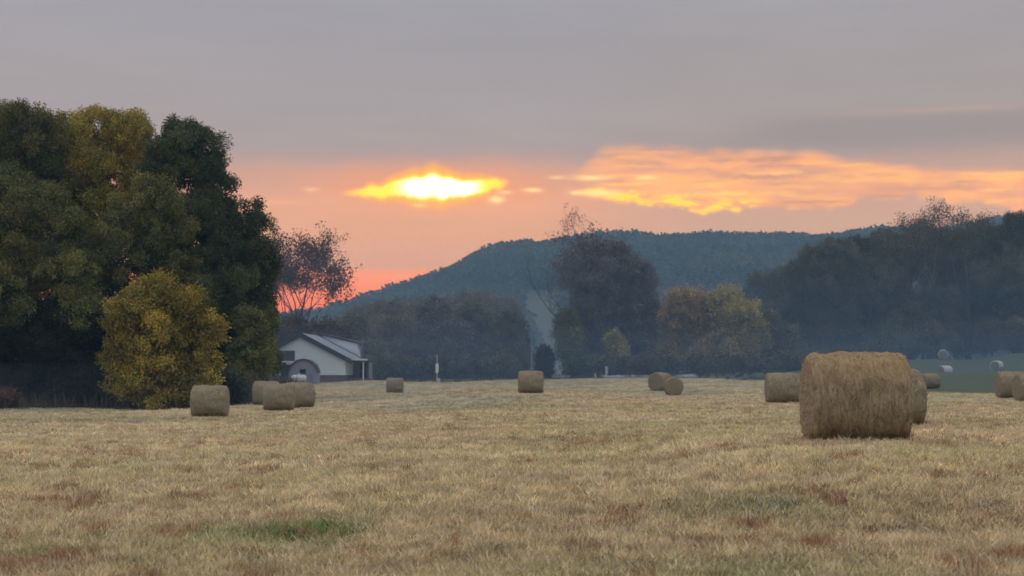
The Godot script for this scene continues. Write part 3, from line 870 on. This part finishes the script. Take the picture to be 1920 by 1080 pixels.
	leafy_tree("tree", "shaded tree low in the right wood near the frame edge", "tree", 0.3, 243.0, [[-3.2, 2.6, -2.2, 3.73, 2.27], [0.8, 2.9, -0.5, 4.05, 2.27], [4.9, 3.4, 1.3, 3.73, 2.27], [8.1, 3.9, -1.9, 4.05, 2.43]], [Color(0.10, 0.12, 0.085), Color(0.14, 0.145, 0.095), Color(0.19, 0.17, 0.105)], 1.1, "trees of the dark wood at the right")
	leafy_tree("hedge", "thin dark hedge at the near foot of the right wood", "hedge", 0.2, 238.0, [[-4.8, 1.0, -1.4, 2.38, 1.11], [-1.6, 1.3, -0.3, 2.38, 1.27], [2.4, 1.6, 1.0, 2.70, 1.43], [6.3, 1.9, -1.3, 2.70, 1.43]], [Color(0.10, 0.12, 0.085), Color(0.14, 0.145, 0.095), Color(0.19, 0.17, 0.105)], 1.1, "")
	bare_tree("bare_tree", "sparse half bare tree standing against the red sky behind the house", -0.1333, 192.0, 18.0, "grey_bark", 1.7, [Color(0.16, 0.10, 0.075), Color(0.13, 0.085, 0.065)], 4, 0.55, 0.24)
	bare_tree("bare_tree", "bare tree with white upper trunk rising over the large purplish tree", 0.0527, 224.0, 21.6, "pale_bark", 0.25, [Color(0.16, 0.10, 0.075), Color(0.13, 0.085, 0.065)], 5, 1.1, 0.45)
	bare_tree("bare_tree", "thin bare tree left of the white trunked one", 0.036, 232.0, 19.4, "grey_bark", 0.0, [Color(0.16, 0.10, 0.075), Color(0.13, 0.085, 0.065)], 5, 1.2, 0.45)
	bare_tree("bare_tree", "pale limbed tree with ragged leafy top in the right wood", 0.2607, 247.0, 23.2, "pale_bark", 3.2, [Color(0.14, 0.13, 0.095), Color(0.18, 0.165, 0.11)], 4, 0.9, 0.36)
	bare_tree("bare_tree", "ragged tree with gaps in its top near the right edge", 0.2853, 250.0, 22.8, "pale_bark", 3.0, [Color(0.14, 0.13, 0.095), Color(0.18, 0.165, 0.11)], 4, 0.6, 0.36)
	bare_tree("bare_tree", "ragged bare-topped tree between the tall rounded and the pale limbed tree", 0.2487, 252.0, 22.4, "grey_bark", 2.6, [Color(0.14, 0.13, 0.095), Color(0.18, 0.165, 0.11)], 4, 0.8, 0.36)


# ------------------------------------------------------------------ house, shed, poles
func build_house() -> void:
	var siding := plain(Color(0.74, 0.85, 0.88), 0.7)
	var trim := plain(Color(0.035, 0.04, 0.05), 0.6)
	var roofing := plain(Color(0.50, 0.56, 0.60), 0.5, 0.0)
	var stone := grained(Color(0.16, 0.13, 0.12), 0.5, 0.8)
	var dark := plain(Color(0.02, 0.024, 0.03), 0.25)
	var white := plain(Color(0.75, 0.76, 0.76), 0.6)
	var mauve := plain(Color(0.25, 0.25, 0.29), 0.8)
	var at := spot(-0.12, 160.0)
	var h := thing("white_house", "white gabled farmhouse with pale metal roof, dark roof edges and stone base", "house", at, -0.03)
	part("stone_base", box_mesh(Vector3(-6.5, -0.6, -14.0), Vector3(2.62, 0.8, 0.0)), stone, h)
	part("wall", prism_mesh([Vector2(-6.4, 0.8), Vector2(-6.4, 2.42), Vector2(-1.97, 4.78), Vector2(2.56, 2.42), Vector2(2.56, 0.8)], 0.04, -11.0), siding, h)
	for y in 9:
		part("siding_board", box_mesh(Vector3(-6.38 + 0.0, 0.82 + 0.18 * y, 0.042), Vector3(2.54, 0.985 + 0.18 * y, 0.06)), siding, h)
	for y in 12:
		var low := 2.44 + 0.18 * y
		var inset := (low + 0.165 - 2.42) / 2.36
		part("siding_board", box_mesh(Vector3(lerpf(-6.38, -1.97, inset), low, 0.042), Vector3(lerpf(2.54, -1.97, inset), low + 0.165, 0.06)), siding, h)
	var roof := part("roof", prism_mesh([Vector2(-7.2, 2.06), Vector2(-1.97, 4.84), Vector2(3.16, 2.18), Vector2(3.16, 2.32), Vector2(-1.97, 5.0), Vector2(-7.2, 2.2)], 0.36, -11.6), roofing, h)
	for k in 18:
		var z := 0.2 - 0.66 * k
		var seam := begin()
		prism(seam, [Vector2(-1.97, 5.002), Vector2(3.16, 2.322), Vector2(3.16, 2.36), Vector2(-1.97, 5.04)], z, z - 0.05)
		part("seam", done(seam), roofing, roof)
	for z in [0.40, -11.62]:
		part("rake_board", prism_mesh([Vector2(-1.97, 4.58), Vector2(3.2, 1.88), Vector2(3.2, 2.4), Vector2(-1.97, 5.1)], z, z - 0.035), trim, roof)
		part("rake_board", prism_mesh([Vector2(-1.98, 4.58), Vector2(-1.98, 5.1), Vector2(-7.25, 2.3), Vector2(-7.25, 1.8)], z, z - 0.035), trim, roof)
	part("gutter", box_mesh(Vector3(3.165, 2.1, -11.55), Vector3(3.28, 2.24, 0.3)), trim, roof)
	# the second, lower-pitched wing that shows above the roof at the back
	part("rear_wall", prism_mesh([Vector2(-5.0, 0.0), Vector2(-5.0, 4.3), Vector2(-1.4, 5.0), Vector2(2.25, 4.15), Vector2(2.25, 0.0)], -12.0, -14.6), siding, h)
	part("rear_roof", prism_mesh([Vector2(-5.6, 4.2), Vector2(-1.4, 5.02), Vector2(2.75, 4.05), Vector2(2.75, 4.25), Vector2(-1.4, 5.26), Vector2(-5.6, 4.42)], -11.8, -15.0), trim, h)
	# porch at the right
	part("porch_wall", box_mesh(Vector3(2.64, 0.0, -9.0), Vector3(4.2, 2.1, -6.0)), mauve, h)
	var door := part("door", box_mesh(Vector3(3.3, 0.5, -5.99), Vector3(3.95, 2.05, -5.93)), dark, h)
	part("handle", box_mesh(Vector3(3.38, 1.2, -5.92), Vector3(3.44, 1.28, -5.87)), white, door)
	part("porch_floor", box_mesh(Vector3(2.64, -0.5, -5.92), Vector3(4.5, 0.45, -0.95)), stone, h)
	part("porch_roof", box_mesh(Vector3(2.9, 2.12, -6.6), Vector3(4.75, 2.26, -0.5)), trim, h)
	part("porch_beam", box_mesh(Vector3(3.45, 2.262, -0.75), Vector3(4.7, 2.44, -0.55)), white, h)
	part("porch_post", box_mesh(Vector3(4.2, 0.0, -0.9), Vector3(4.32, 2.115, -0.74)), white, h)
	part("porch_post", box_mesh(Vector3(4.6, -0.2, -0.9), Vector3(4.7, 2.115, -0.8)), trim, h)
	# window under the left eave, its shutters closed to a slit
	var win := part("window", box_mesh(Vector3(-4.5, 2.2, 0.065), Vector3(-2.5, 3.25, 0.12)), plain(Color(0.14, 0.11, 0.12), 0.6), h)
	for x in [-4.42, -3.44]:
		part("pane", box_mesh(Vector3(x, 2.28, 0.122), Vector3(x + 0.86, 3.17, 0.128)), plain(Color(0.085, 0.075, 0.085), 0.3), win)
	part("sill", box_mesh(Vector3(-4.7, 2.04, 0.065), Vector3(-2.4, 2.19, 0.2)), white, win)
	var low_door := part("basement_door", box_mesh(Vector3(-3.9, 0.4, 0.065), Vector3(-2.9, 1.85, 0.11)), dark, h)
	part("handle", box_mesh(Vector3(-3.1, 1.0, 0.112), Vector3(-3.04, 1.1, 0.16)), white, low_door)

	var s := thing("barn_shed", "small mauve-grey garden shed with rounded barn roof before the white house", "shed", spot(-0.1305, 150.0), 0.05)
	var arch := [Vector2(-1.34, -0.4), Vector2(-1.34, 1.1), Vector2(-1.05, 1.78), Vector2(-0.55, 2.2), Vector2(0, 2.32), Vector2(0.55, 2.2), Vector2(1.05, 1.78), Vector2(1.34, 1.1), Vector2(1.34, -0.4)]
	part("wall", prism_mesh(arch, 0.0, -3.4), plain(Color(0.30, 0.30, 0.38), 0.75), s)
	var over := []
	var under := []
	for p in arch.slice(1, 8):
		under.append(p + Vector2(p.x, p.y - 1.1).normalized() * 0.02)
		over.append(p + Vector2(p.x, p.y - 0.9).normalized() * 0.11)
	over.reverse()
	part("roof", prism_mesh(under + over, 0.18, -3.6), plain(Color(0.06, 0.062, 0.085), 0.7), s)
	var sw := part("window", box_mesh(Vector3(-0.3, 1.0, 0.004), Vector3(0.28, 1.45, 0.05)), plain(Color(0.10, 0.10, 0.16), 0.6), s)
	part("pane", box_mesh(Vector3(-0.24, 1.06, 0.052), Vector3(0.22, 1.39, 0.058)), dark, sw)
	for x in [-0.95, 0.5]:
		part("door", box_mesh(Vector3(x, 0.05, 0.004), Vector3(x + 0.44, 0.95, 0.03)), plain(Color(0.23, 0.225, 0.29), 0.75), s)

	var tank := thing("gas_tank", "small white rounded tank lying in front of the mauve shed", "tank", spot(-0.133, 143.0), 0.25)
	var st := begin()
	tube(st, [Vector3(-0.68, 0.66, 0), Vector3(-0.62, 0.66, 0), Vector3(-0.45, 0.66, 0), Vector3(0.45, 0.66, 0), Vector3(0.62, 0.66, 0), Vector3(0.68, 0.66, 0)], [0.02, 0.2, 0.28, 0.28, 0.2, 0.02], 14)
	part("tank", done(st), white, tank)
	for x in [-0.4, 0.34]:
		part("foot", box_mesh(Vector3(x, -0.2, -0.16), Vector3(x + 0.08, 0.42, 0.16)), trim, tank)
	part("valve_cap", box_mesh(Vector3(-0.1, 0.935, -0.1), Vector3(0.1, 1.05, 0.1)), white, tank)


func utility_pole(label: String, side: float, away: float, height: float, tone: Color, arm: bool) -> void:
	var p := thing("utility_pole", label, "pole", spot(side, away), 0.2, "poles beyond the field")
	var st := begin()
	tube(st, [Vector3(0, -0.4, 0), Vector3(0, height, 0)], [0.13, 0.09], 8)
	part("post", done(st), grained(tone, 0.25, 1.0), p)
	if arm:
		part("crossarm", box_mesh(Vector3(-0.9, height - 0.55, 0.1), Vector3(0.9, height - 0.4, 0.22)), plain(tone * 0.8), p)
		for x in [-0.8, 0.8]:
			part("insulator", box_mesh(Vector3(x - 0.05, height - 0.395, 0.11), Vector3(x + 0.05, height - 0.2, 0.21)), plain(Color(0.4, 0.4, 0.42), 0.3), p)
		var can := begin()
		tube(can, [Vector3(-0.28, height - 1.7, 0.3), Vector3(-0.28, height - 0.9, 0.3)], [0.2, 0.2], 10)
		part("transformer", done(can), plain(Color(0.2, 0.21, 0.22), 0.5), p)


func build_poles() -> void:
	utility_pole("tall pale utility pole beside the grassy lane up the hill", 0.0123, 205.0, 6.9, Color(0.30, 0.30, 0.30), true)
	utility_pole("greyish pole among the hazy trees between house and white marker", -0.0605, 226.0, 8.0, Color(0.2, 0.21, 0.22), false)
	utility_pole("thin pale pole rising beside the porch of the white house", -0.0935, 166.0, 4.2, Color(0.2, 0.21, 0.23), false)
	var m := thing("marker_post", "thin post with a bright white panel at the field's far edge", "post", spot(-0.0468, 165.0))
	part("post", box_mesh(Vector3(-0.06, -0.3, -0.06), Vector3(0.06, 2.9, 0.06)), plain(Color(0.42, 0.44, 0.46)), m)
	part("panel", box_mesh(Vector3(-0.14, 1.05, 0.064), Vector3(0.16, 2.0, 0.1)), plain(Color(0.82, 0.84, 0.85), 0.5), m)
	part("foot", box_mesh(Vector3(-0.02, -0.1, 0.066), Vector3(0.34, 0.5, 0.13)), plain(Color(0.55, 0.55, 0.53)), m)
	var w := thing("white_post", "short white post under the tall dark tree with a bare top", "post", spot(0.059, 198.0))
	part("post", box_mesh(Vector3(-0.16, -0.2, -0.12), Vector3(0.16, 1.2, 0.12)), plain(Color(0.5, 0.52, 0.52)), w)
	part("cap", box_mesh(Vector3(-0.2, 1.202, -0.16), Vector3(0.2, 1.3, 0.16)), plain(Color(0.5, 0.52, 0.52)), w)
	var b := thing("white_post", "pale slanted post at the near end of the pale driveway", "post", spot(0.0525, 178.0))
	part("post", prism_mesh([Vector2(-0.16, -0.2), Vector2(-0.2, 0.62), Vector2(-0.02, 0.62), Vector2(0.12, -0.2)], 0.06, -0.06), plain(Color(0.42, 0.43, 0.42)), b)
	# mailbox-like white thing by the small dark evergreen
	var v := thing("white_barrel", "small whitish drum standing beside the little dark evergreen", "barrel", spot(0.0160, 196.0))
	var st := begin()
	tube(st, [Vector3(0, -0.1, 0), Vector3(0, 1.9, 0), Vector3(0, 2.0, 0)], [0.34, 0.34, 0.02], 12)
	part("drum", done(st), plain(Color(0.36, 0.38, 0.39), 0.6), v)
	# the pale drive along the far edge
	var road := begin()
	var rows := []
	for k in 25:
		var side := 0.055 + 0.06 * k / 24.0
		var a := spot(side, 186.0)
		var c := spot(side, 198.0)
		rows.append([a + Vector3(0, 0.06, 0), c + Vector3(0, 0.25, 0)])
	for k in 24:
		for p in [rows[k][0], rows[k][1], rows[k + 1][1], rows[k][0], rows[k + 1][1], rows[k + 1][0]]:
			road.add_vertex(p)
	tag(part("road", done(road), grained(Color(0.34, 0.35, 0.37), 0.15, 3.0), self), "", "", "", "structure")
	# a low pale timber by the mouth of the lane
	var t := thing("timber", "low pale timber lying across the foot of the grassy lane", "timber", spot(0.0305, 188.0), 0.05)
	part("beam", box_mesh(Vector3(-1.0, 0.12, -0.15), Vector3(1.0, 0.42, 0.15)), plain(Color(0.36, 0.36, 0.35)), t)
	part("block", box_mesh(Vector3(-0.9, -0.2, -0.12), Vector3(-0.6, 0.12, 0.12)), plain(Color(0.2, 0.2, 0.19)), t)
	part("block", box_mesh(Vector3(0.6, -0.2, -0.12), Vector3(0.9, 0.12, 0.12)), plain(Color(0.2, 0.2, 0.19)), t)


# ------------------------------------------------------------------ bales
var grey_mix := 0.0   # how much grey is mixed into the hay of the farther bales
const BALE_R := 0.675
const BALE_L := 0.705


func bale_point(along: float, turn: float, r: float, seed: float) -> Vector3:
	# along the axis (x), round it, distance from it; squashed where it lies on the ground
	var y := cos(turn) * r
	var z := sin(turn) * r
	var low := -0.86 * BALE_R
	if y < low:
		y = low + (y - low) * 0.12
	z *= 1.0 + 0.03 * smoothstep(0.2, -0.6, y / BALE_R)
	return Vector3(along, y + 0.86 * BALE_R + 0.02, z)


func bale_skin(along: float, turn: float, seed: float) -> float:
	var x := along * 9.0
	var c := Vector2(cos(turn), sin(turn))
	var streak := fine.get_noise_3d(x * 2.4 + seed, c.x * 1.1, c.y * 1.1)
	var lump := noise.get_noise_3d(along * 2.2 + seed, c.x * 1.6, c.y * 1.6)
	var bands := sin(along * 17.0 + 2.0 * noise.get_noise_1d(along * 3.0 + seed))
	return BALE_R + 0.02 * streak + 0.03 * lump + 0.006 * bands


func bale_tint(along: float, turn: float, seed: float) -> Color:
	var c := Vector2(cos(turn), sin(turn))
	var streak := 0.8 * fine.get_noise_3d(along * 11.0 + seed, c.x * 1.3, c.y * 1.3) + 0.9 * fine.get_noise_3d(along * 30.0, c.x * 6.0, c.y * 6.0)
	var blotch := noise.get_noise_3d(along * 3.0 + seed, c.x * 2.0, c.y * 2.0)
	var col := Color(0.26, 0.205, 0.12).lerp(Color(0.43, 0.355, 0.225), clampf(0.5 + streak, 0.0, 1.0))
	col = col.lerp(Color(0.19, 0.15, 0.095), clampf(blotch * 0.9, 0.0, 0.6))
	# more golden towards the top
	col = col.lerp(Color(0.47, 0.33, 0.14), 0.55 * (1.0 - grey_mix) * smoothstep(0.1, 0.9, c.x))
	return col.lerp(Color(0.285, 0.27, 0.21), grey_mix)


func bale_body(seed: float, rings: int, sides: int) -> ArrayMesh:
	var st := SurfaceTool.new()
	st.begin(Mesh.PRIMITIVE_TRIANGLES)
	var prof := []
	for i in rings + 1:
		var t := -1.0 + 2.0 * i / rings
		prof.append(t)
	var w := sides + 1
	for t in prof:
		# the shoulders round over
		var edge := smoothstep(0.86, 1.0, absf(t))
		for k in w:
			var a := TAU * k / sides
			var x: float = float(t) * BALE_L
			var r := bale_skin(x, a if k < sides else 0.0, seed) - 0.085 * edge * edge
			st.set_color(bale_tint(x, a if k < sides else 0.0, seed))
			st.add_vertex(bale_point(x, a, r, seed))
	for i in prof.size() - 1:
		for k in sides:
			var n := i * w + k
			for q in [n, n + 1, n + w + 1, n, n + w + 1, n + w]:
				st.add_index(q)
	st.generate_normals()
	return st.commit()


func bale_end(seed: float, s: float, sides: int) -> ArrayMesh:
	# the rolled end: a spiral of layers, each a little proud or sunk
	var st := SurfaceTool.new()
	st.begin(Mesh.PRIMITIVE_TRIANGLES)
	var rings := 22
	var w := sides + 1
	for i in rings + 1:
		var f := 1.0 - i / float(rings)
		for k in w:
			var a := TAU * k / sides
			var spiral := sin((f * 9.0 + a / TAU) * TAU)
			var r := (bale_skin(s * BALE_L, a if k < sides else 0.0, seed) - 0.085) * f
			var out := s * (BALE_L - 0.002 + 0.03 * sqrt(1.0 - f) * 1.0 + (0.012 * spiral + 0.02 * noise.get_noise_3d(cos(a) * f * 5.0 + seed, sin(a) * f * 5.0, 3.0)) * (1.0 if i > 0 else 0.0))
			var col := Color(0.34, 0.275, 0.175).lerp(Color(0.27, 0.255, 0.2), grey_mix) * (1.0 + 0.18 * spiral + 0.35 * fine.get_noise_3d(cos(a) * f * 7.0, sin(a) * f * 7.0, seed))
			st.set_color(col)
			st.add_vertex(bale_point(out, a, r, seed))
	for i in rings:
		for k in sides:
			var n := i * w + k
			var order := [n, n + 1, n + w + 1, n, n + w + 1, n + w] if s > 0.0 else [n, n + w + 1, n + 1, n, n + w, n + w + 1]
			for q in order:
				st.add_index(q)
	st.generate_normals()
	return st.commit()


func wisp_mesh() -> ArrayMesh:
	# one bent stalk, 1 m long, 1 m wide before it is scaled
	var st := SurfaceTool.new()
	st.begin(Mesh.PRIMITIVE_TRIANGLES)
	var prev := [Vector3(0, 0, 0.5), Vector3(0, 0, -0.5)]
	for i in range(1, 4):
		var t := i / 3.0
		var here := [Vector3(t, 0.05 * sin(t * 2.4), 0.5 - 0.35 * t), Vector3(t, 0.05 * sin(t * 2.4), -0.5 + 0.35 * t)]
		for v in [prev[0], here[0], here[1], prev[0], here[1], prev[1]]:
			st.add_vertex(v)
		prev = here
	st.generate_normals()
	return st.commit()


func bale(called: String, seed: float, rings: int, sides: int, stalks: int, width: float) -> Node3D:
	grey_mix = 0.0 if width < 0.01 else 0.45
	var b := Node3D.new()
	b.name = numbered(called)
	add_child(b)
	part("hay_roll", bale_body(seed, rings, sides), M.straw, b)
	part("end_face", bale_end(seed, 1.0, sides), M.straw, b)
	part("end_face", bale_end(seed, -1.0, sides), M.straw, b)
	var rng := RandomNumberGenerator.new()
	rng.seed = int(seed * 31.0) + 3
	var where := []
	var tint := []
	for i in stalks:
		var x := pick(rng, -1.0, 1.0) * BALE_L
		var a := rng.randf() * TAU
		var r := bale_skin(x, a, seed) - 0.085 * pow(smoothstep(0.86, 1.0, absf(x) / BALE_L), 2.0)
		var at := bale_point(x, a, r - 0.004, seed)
		var out := Vector3(0, cos(a), sin(a))
		var round_ := Vector3(0, -sin(a), cos(a)) * (1.0 if rng.randf() < 0.5 else -1.0)
		var along := (round_ + Vector3(1, 0, 0) * pick(rng, -0.8, 0.8) + out * pick(rng, -0.02, 0.09)).normalized()
		if rng.randf() < 0.04:
			along = (along + out * pick(rng, 0.15, 0.5)).normalized()
		if rng.randf() < 0.18:
			along = (along * 0.4 + Vector3(pick(rng, -1, 1), 0, 0) + out * 0.15).normalized()
		var side := along.cross(out).normalized()
		var up := side.cross(along)
		var length := pick(rng, 0.03, 0.10)
		where.append(Transform3D(Basis(along * length, up * length, side * width * pick(rng, 0.6, 1.4)), at))
		var c := bale_tint(x, a, seed) * (pick(rng, 0.8, 1.25) if rng.randf() < 0.85 else pick(rng, 0.3, 0.6))
		if rng.randf() < 0.12:
			c = Color(0.62, 0.53, 0.36)
		tint.append(c)
	# loose hay that hangs and lies where the bale meets the stubble
	for i in stalks / 12:
		var x := pick(rng, -1.05, 1.05) * BALE_L
		var s := 1.0 if rng.randf() < 0.7 else -1.0
		var at := Vector3(x, pick(rng, 0.0, 0.12), s * BALE_R * pick(rng, 0.45, 0.8))
		var along := ball(rng)
		along.y = absf(along.y) * 0.5
		along = along.normalized()
		var side := along.cross(Vector3.UP).normalized()
		var length := pick(rng, 0.08, 0.22)
		where.append(Transform3D(Basis(along * length, side.cross(along) * length, side * width), at))
		tint.append(Color(0.30, 0.16, 0.09).lerp(Color(0.42, 0.33, 0.19), rng.randf()))
	var o := copies_of("loose_hay", clumps.wisp, M.straw, where, tint, b)
	tag(o, "", "", "", "stuff")
	return b


func settle(b: Node3D, label: String, side: float, away: float, turn: float, group: String, size := 1.0) -> void:
	b.position = spot(side, away) + Vector3(0, 0.03, 0)
	b.rotation.y = turn
	b.scale = Vector3(size, size, size)
	tag(b, label, "hay bale", group)


func build_bales() -> void:
	clumps.wisp = wisp_mesh()
	var first := bale("hay_bale", 3.0, 64, 120, 8000, 0.008)
	settle(first, "largest golden hay bale standing nearest on the right of the field", 0.2140, 23.4, 0.0, "")
	var proto := bale("hay_bale", 8.0, 32, 60, 3200, 0.016)
	var group := "round hay bales lying about the mown field"
	for k in BALES.size():
		var s: Array = BALES[k]
		var b: Node3D = proto
		if k > 0:
			b = proto.duplicate()
			b.name = numbered("hay_bale")
			add_child(b)
		settle(b, s[0], s[1], s[2], s[3], group, s[4])
	# pale wrapped bales on the grassy slope
	var wrap := plain(Color(0.62, 0.62, 0.60), 0.45)
	var w0: Node3D = null
	for k in PALE_BALES.size():
		var s: Array = PALE_BALES[k]
		var b: Node3D = w0
		if k == 0:
			b = Node3D.new()
			b.name = numbered("wrapped_bale")
			add_child(b)
			part("wrapping", bale_body(19.0, 20, 36), wrap, b)
			part("end_face", bale_end(19.0, 1.0, 36), M.straw, b)
			part("end_face", bale_end(19.0, -1.0, 36), M.straw, b)
			w0 = b
		else:
			b = w0.duplicate()
			b.name = numbered("wrapped_bale")
			add_child(b)
		settle(b, s[0], s[1], s[2], s[3], "pale bales on the slope at the right", s[4])


# ------------------------------------------------------------------ grass
func tuft(seed: int, blades: int, height: float, spread: float, width: float, droop: float) -> ArrayMesh:
	var rng := RandomNumberGenerator.new()
	rng.seed = seed
	var st := SurfaceTool.new()
	st.begin(Mesh.PRIMITIVE_TRIANGLES)
	for i in blades:
		var a := rng.randf() * TAU
		var root := Vector3(cos(a), 0, sin(a)) * spread * sqrt(rng.randf())
		var h := height * pick(rng, 0.45, 1.25)
		var lean := Vector3(pick(rng, -1, 1), 0, pick(rng, -1, 1)) * h * droop
		var across := Vector3(pick(rng, -1, 1), 0, pick(rng, -1, 1)).normalized() * width * pick(rng, 0.6, 1.3)
		var mid := root + Vector3(0, h * 0.6, 0) + lean * 0.4
		var tip := root + Vector3(0, h * pick(rng, 0.75, 1.0), 0) + lean
		var b := pick(rng, 0.7, 1.3)
		st.set_color(Color(b, b * pick(rng, 0.95, 1.04), b * pick(rng, 0.85, 1.1)))
		var l := [root - across, root + across, mid + across * 0.8, mid - across * 0.8, tip]
		for f in [[0, 3, 2], [0, 2, 1], [3, 4, 2]]:
			st.set_normal((l[f[2]] - l[f[0]]).cross(l[f[1]] - l[f[0]]).normalized())
			for v in f:
				st.add_vertex(l[v])
	return st.commit()


func build_grass() -> void:
	var rng := RandomNumberGenerator.new()
	rng.seed = 2024
	var kinds := [tuft(1, 14, 0.10, 0.11, 0.005, 0.75), tuft(2, 16, 0.055, 0.15, 0.0055, 2.2), tuft(3, 12, 0.16, 0.07, 0.003, 0.45)]
	var where := [[], [], []]
	var tint := [[], [], []]
	# bands: from, to, how many, scale of the tufts
	for band in [[5.0, 13.0, 80000, 0.9], [13.0, 22.0, 72000, 1.0], [22.0, 40.0, 60000, 1.35], [40.0, 75.0, 34000, 1.9], [75.0, 180.0, 30000, 2.6]]:
		for i in int(band[2]):
			var away := sqrt(pick(rng, float(band[0]) * float(band[0]), float(band[1]) * float(band[1])))
			var x := pick(rng, -1.0, 1.0) * (0.42 * away + 6.0)
			if wild(x, -away) > rng.randf() * 0.8 + 0.1:
				continue
			var rust := rust_at(x, -away)
			var clump := noise.get_noise_3d(x * 2.6, away * 1.9, 90.0) + 0.6 * noise.get_noise_3d(x * 6.0, away * 4.5, 95.0)
			if clump < -0.3 and rng.randf() < 0.7 and away < 60.0:
				continue
			var kind := 0
			var roll := rng.randf()
			if roll < 0.42:
				kind = 1
			elif roll > 0.93 - 0.3 * rust:
				kind = 2
			var c := field_tint(x, -away) * pick(rng, 0.72, 1.3) * (1.0 + 0.35 * clump)
			if rng.randf() < rust * 0.85:
				c = Color(0.51, 0.32, 0.19) * pick(rng, 0.7, 1.4)
			elif rng.randf() < 0.13:
				c = Color(0.85, 0.74, 0.52) * pick(rng, 0.8, 1.1)
			elif rng.randf() < 0.10:
				c *= 0.55
			var s: float = float(band[3]) * pick(rng, 0.7, 1.3)
			where[kind].append(Transform3D(Basis(Vector3.UP, rng.randf() * TAU).scaled(Vector3(s, minf(s, 0.9) * pick(rng, 0.75, 1.25), s)), Vector3(x, ground_at(x, -away) - 0.01, -away)))
			tint[kind].append(c)
	var names := ["stubble_grass", "flattened_straw", "dead_weeds"]
	var labels := ["short dry stubble covering the whole mown hay field", "loose flattened straw strewn between the stubble of the field", "taller dead stalks standing in reddish patches in the field"]
	for k in 3:
		var o := copies_of(names[k], kinds[k], M.grass, where[k], tint[k], self)
		tag(o, labels[k], "grass", "", "stuff")
	# rank weeds where the mowing stops: along the woods at the left and the far edge
	var weed := tuft(9, 22, 0.9, 0.5, 0.02, 0.35)
	var w2 := []
	var t2 := []
	for i in 9000:
		var away := sqrt(pick(rng, 80.0 * 80.0, 240.0 * 240.0))
		var x := pick(rng, -0.42, 0.42) * away
		var wd := wild(x, -away)
		if wd < 0.3:
			continue
		var side := x / away
		var s := pick(rng, 0.5, 1.2)
		if side > 0.17 and away > 100.0:
			continue
		if side > -0.137 and side < -0.085 and away > 95.0:
			s *= 0.25
		if side > -0.10 and side < 0.2:
			s *= 0.55
		w2.append(Transform3D(Basis(Vector3.UP, rng.randf() * TAU).scaled(Vector3(s * 1.3, s, s * 1.3)), Vector3(x, ground_at(x, -away) - 0.05, -away)))
		var tone := Color(0.16, 0.13, 0.10).lerp(Color(0.10, 0.11, 0.06), rng.randf())
		if side > 0.2:
			tone = Color(0.12, 0.13, 0.10).lerp(Color(0.15, 0.14, 0.11), rng.randf())
		t2.append(tone * pick(rng, 0.8, 1.25))
	tag(copies_of("tall_weeds", weed, M.grass, w2, t2, self), "rank dead weeds along the edges of the mown field", "weeds", "", "stuff")


func build_haze() -> void:
	# evening smoke that fills the valley between the field and the hill
	var air := FogMaterial.new()
	air.density = 0.0006
	air.albedo = Color(0.68, 0.88, 0.98)
	air.edge_fade = 0.0
	var bank := FogVolume.new()
	bank.name = "valley_haze"
	bank.shape = RenderingServer.FOG_VOLUME_SHAPE_BOX
	bank.size = Vector3(1000, 84, 650)
	bank.position = Vector3(0, 36, -455)
	bank.material = air
	add_child(bank)
	tag(bank, "thin blue evening haze lying between the field and the hill", "haze", "", "stuff")
	# and a thinner sheet of it close to the ground
	var low_air := FogMaterial.new()
	low_air.density = 0.0011
	low_air.albedo = Color(0.72, 0.86, 1.0)
	low_air.edge_fade = 0.0
	var sheet := FogVolume.new()
	sheet.name = "ground_mist"
	sheet.shape = RenderingServer.FOG_VOLUME_SHAPE_BOX
	sheet.size = Vector3(600, 9, 300)
	sheet.position = Vector3(0, 1.0, -262)
	sheet.material = low_air
	add_child(sheet)
	tag(sheet, "low bluish mist on the ground beneath the far trees", "mist", "", "stuff")
	var upper := FogVolume.new()
	upper.name = "thin_mist"
	upper.shape = RenderingServer.FOG_VOLUME_SHAPE_BOX
	upper.size = Vector3(620, 18, 310)
	upper.position = Vector3(0, 5.0, -270)
	upper.material = low_air
	add_child(upper)
	tag(upper, "thin upper mist about the far tree trunks", "mist", "", "stuff")
	# smoke caught under the boughs of the left wood
	var smoke := FogMaterial.new()
	smoke.density = 0.0055
	smoke.albedo = Color(0.80, 0.88, 1.0)
	smoke.edge_fade = 0.0
	var drift := FogVolume.new()
	drift.name = "drifting_smoke"
	drift.shape = RenderingServer.FOG_VOLUME_SHAPE_ELLIPSOID
	drift.size = Vector3(56, 5.0, 17)
	drift.position = Vector3(-30, -0.5, -90)
	drift.material = smoke
	add_child(drift)
	tag(drift, "grey smoke drifting along the foot of the left wood", "smoke", "", "stuff")
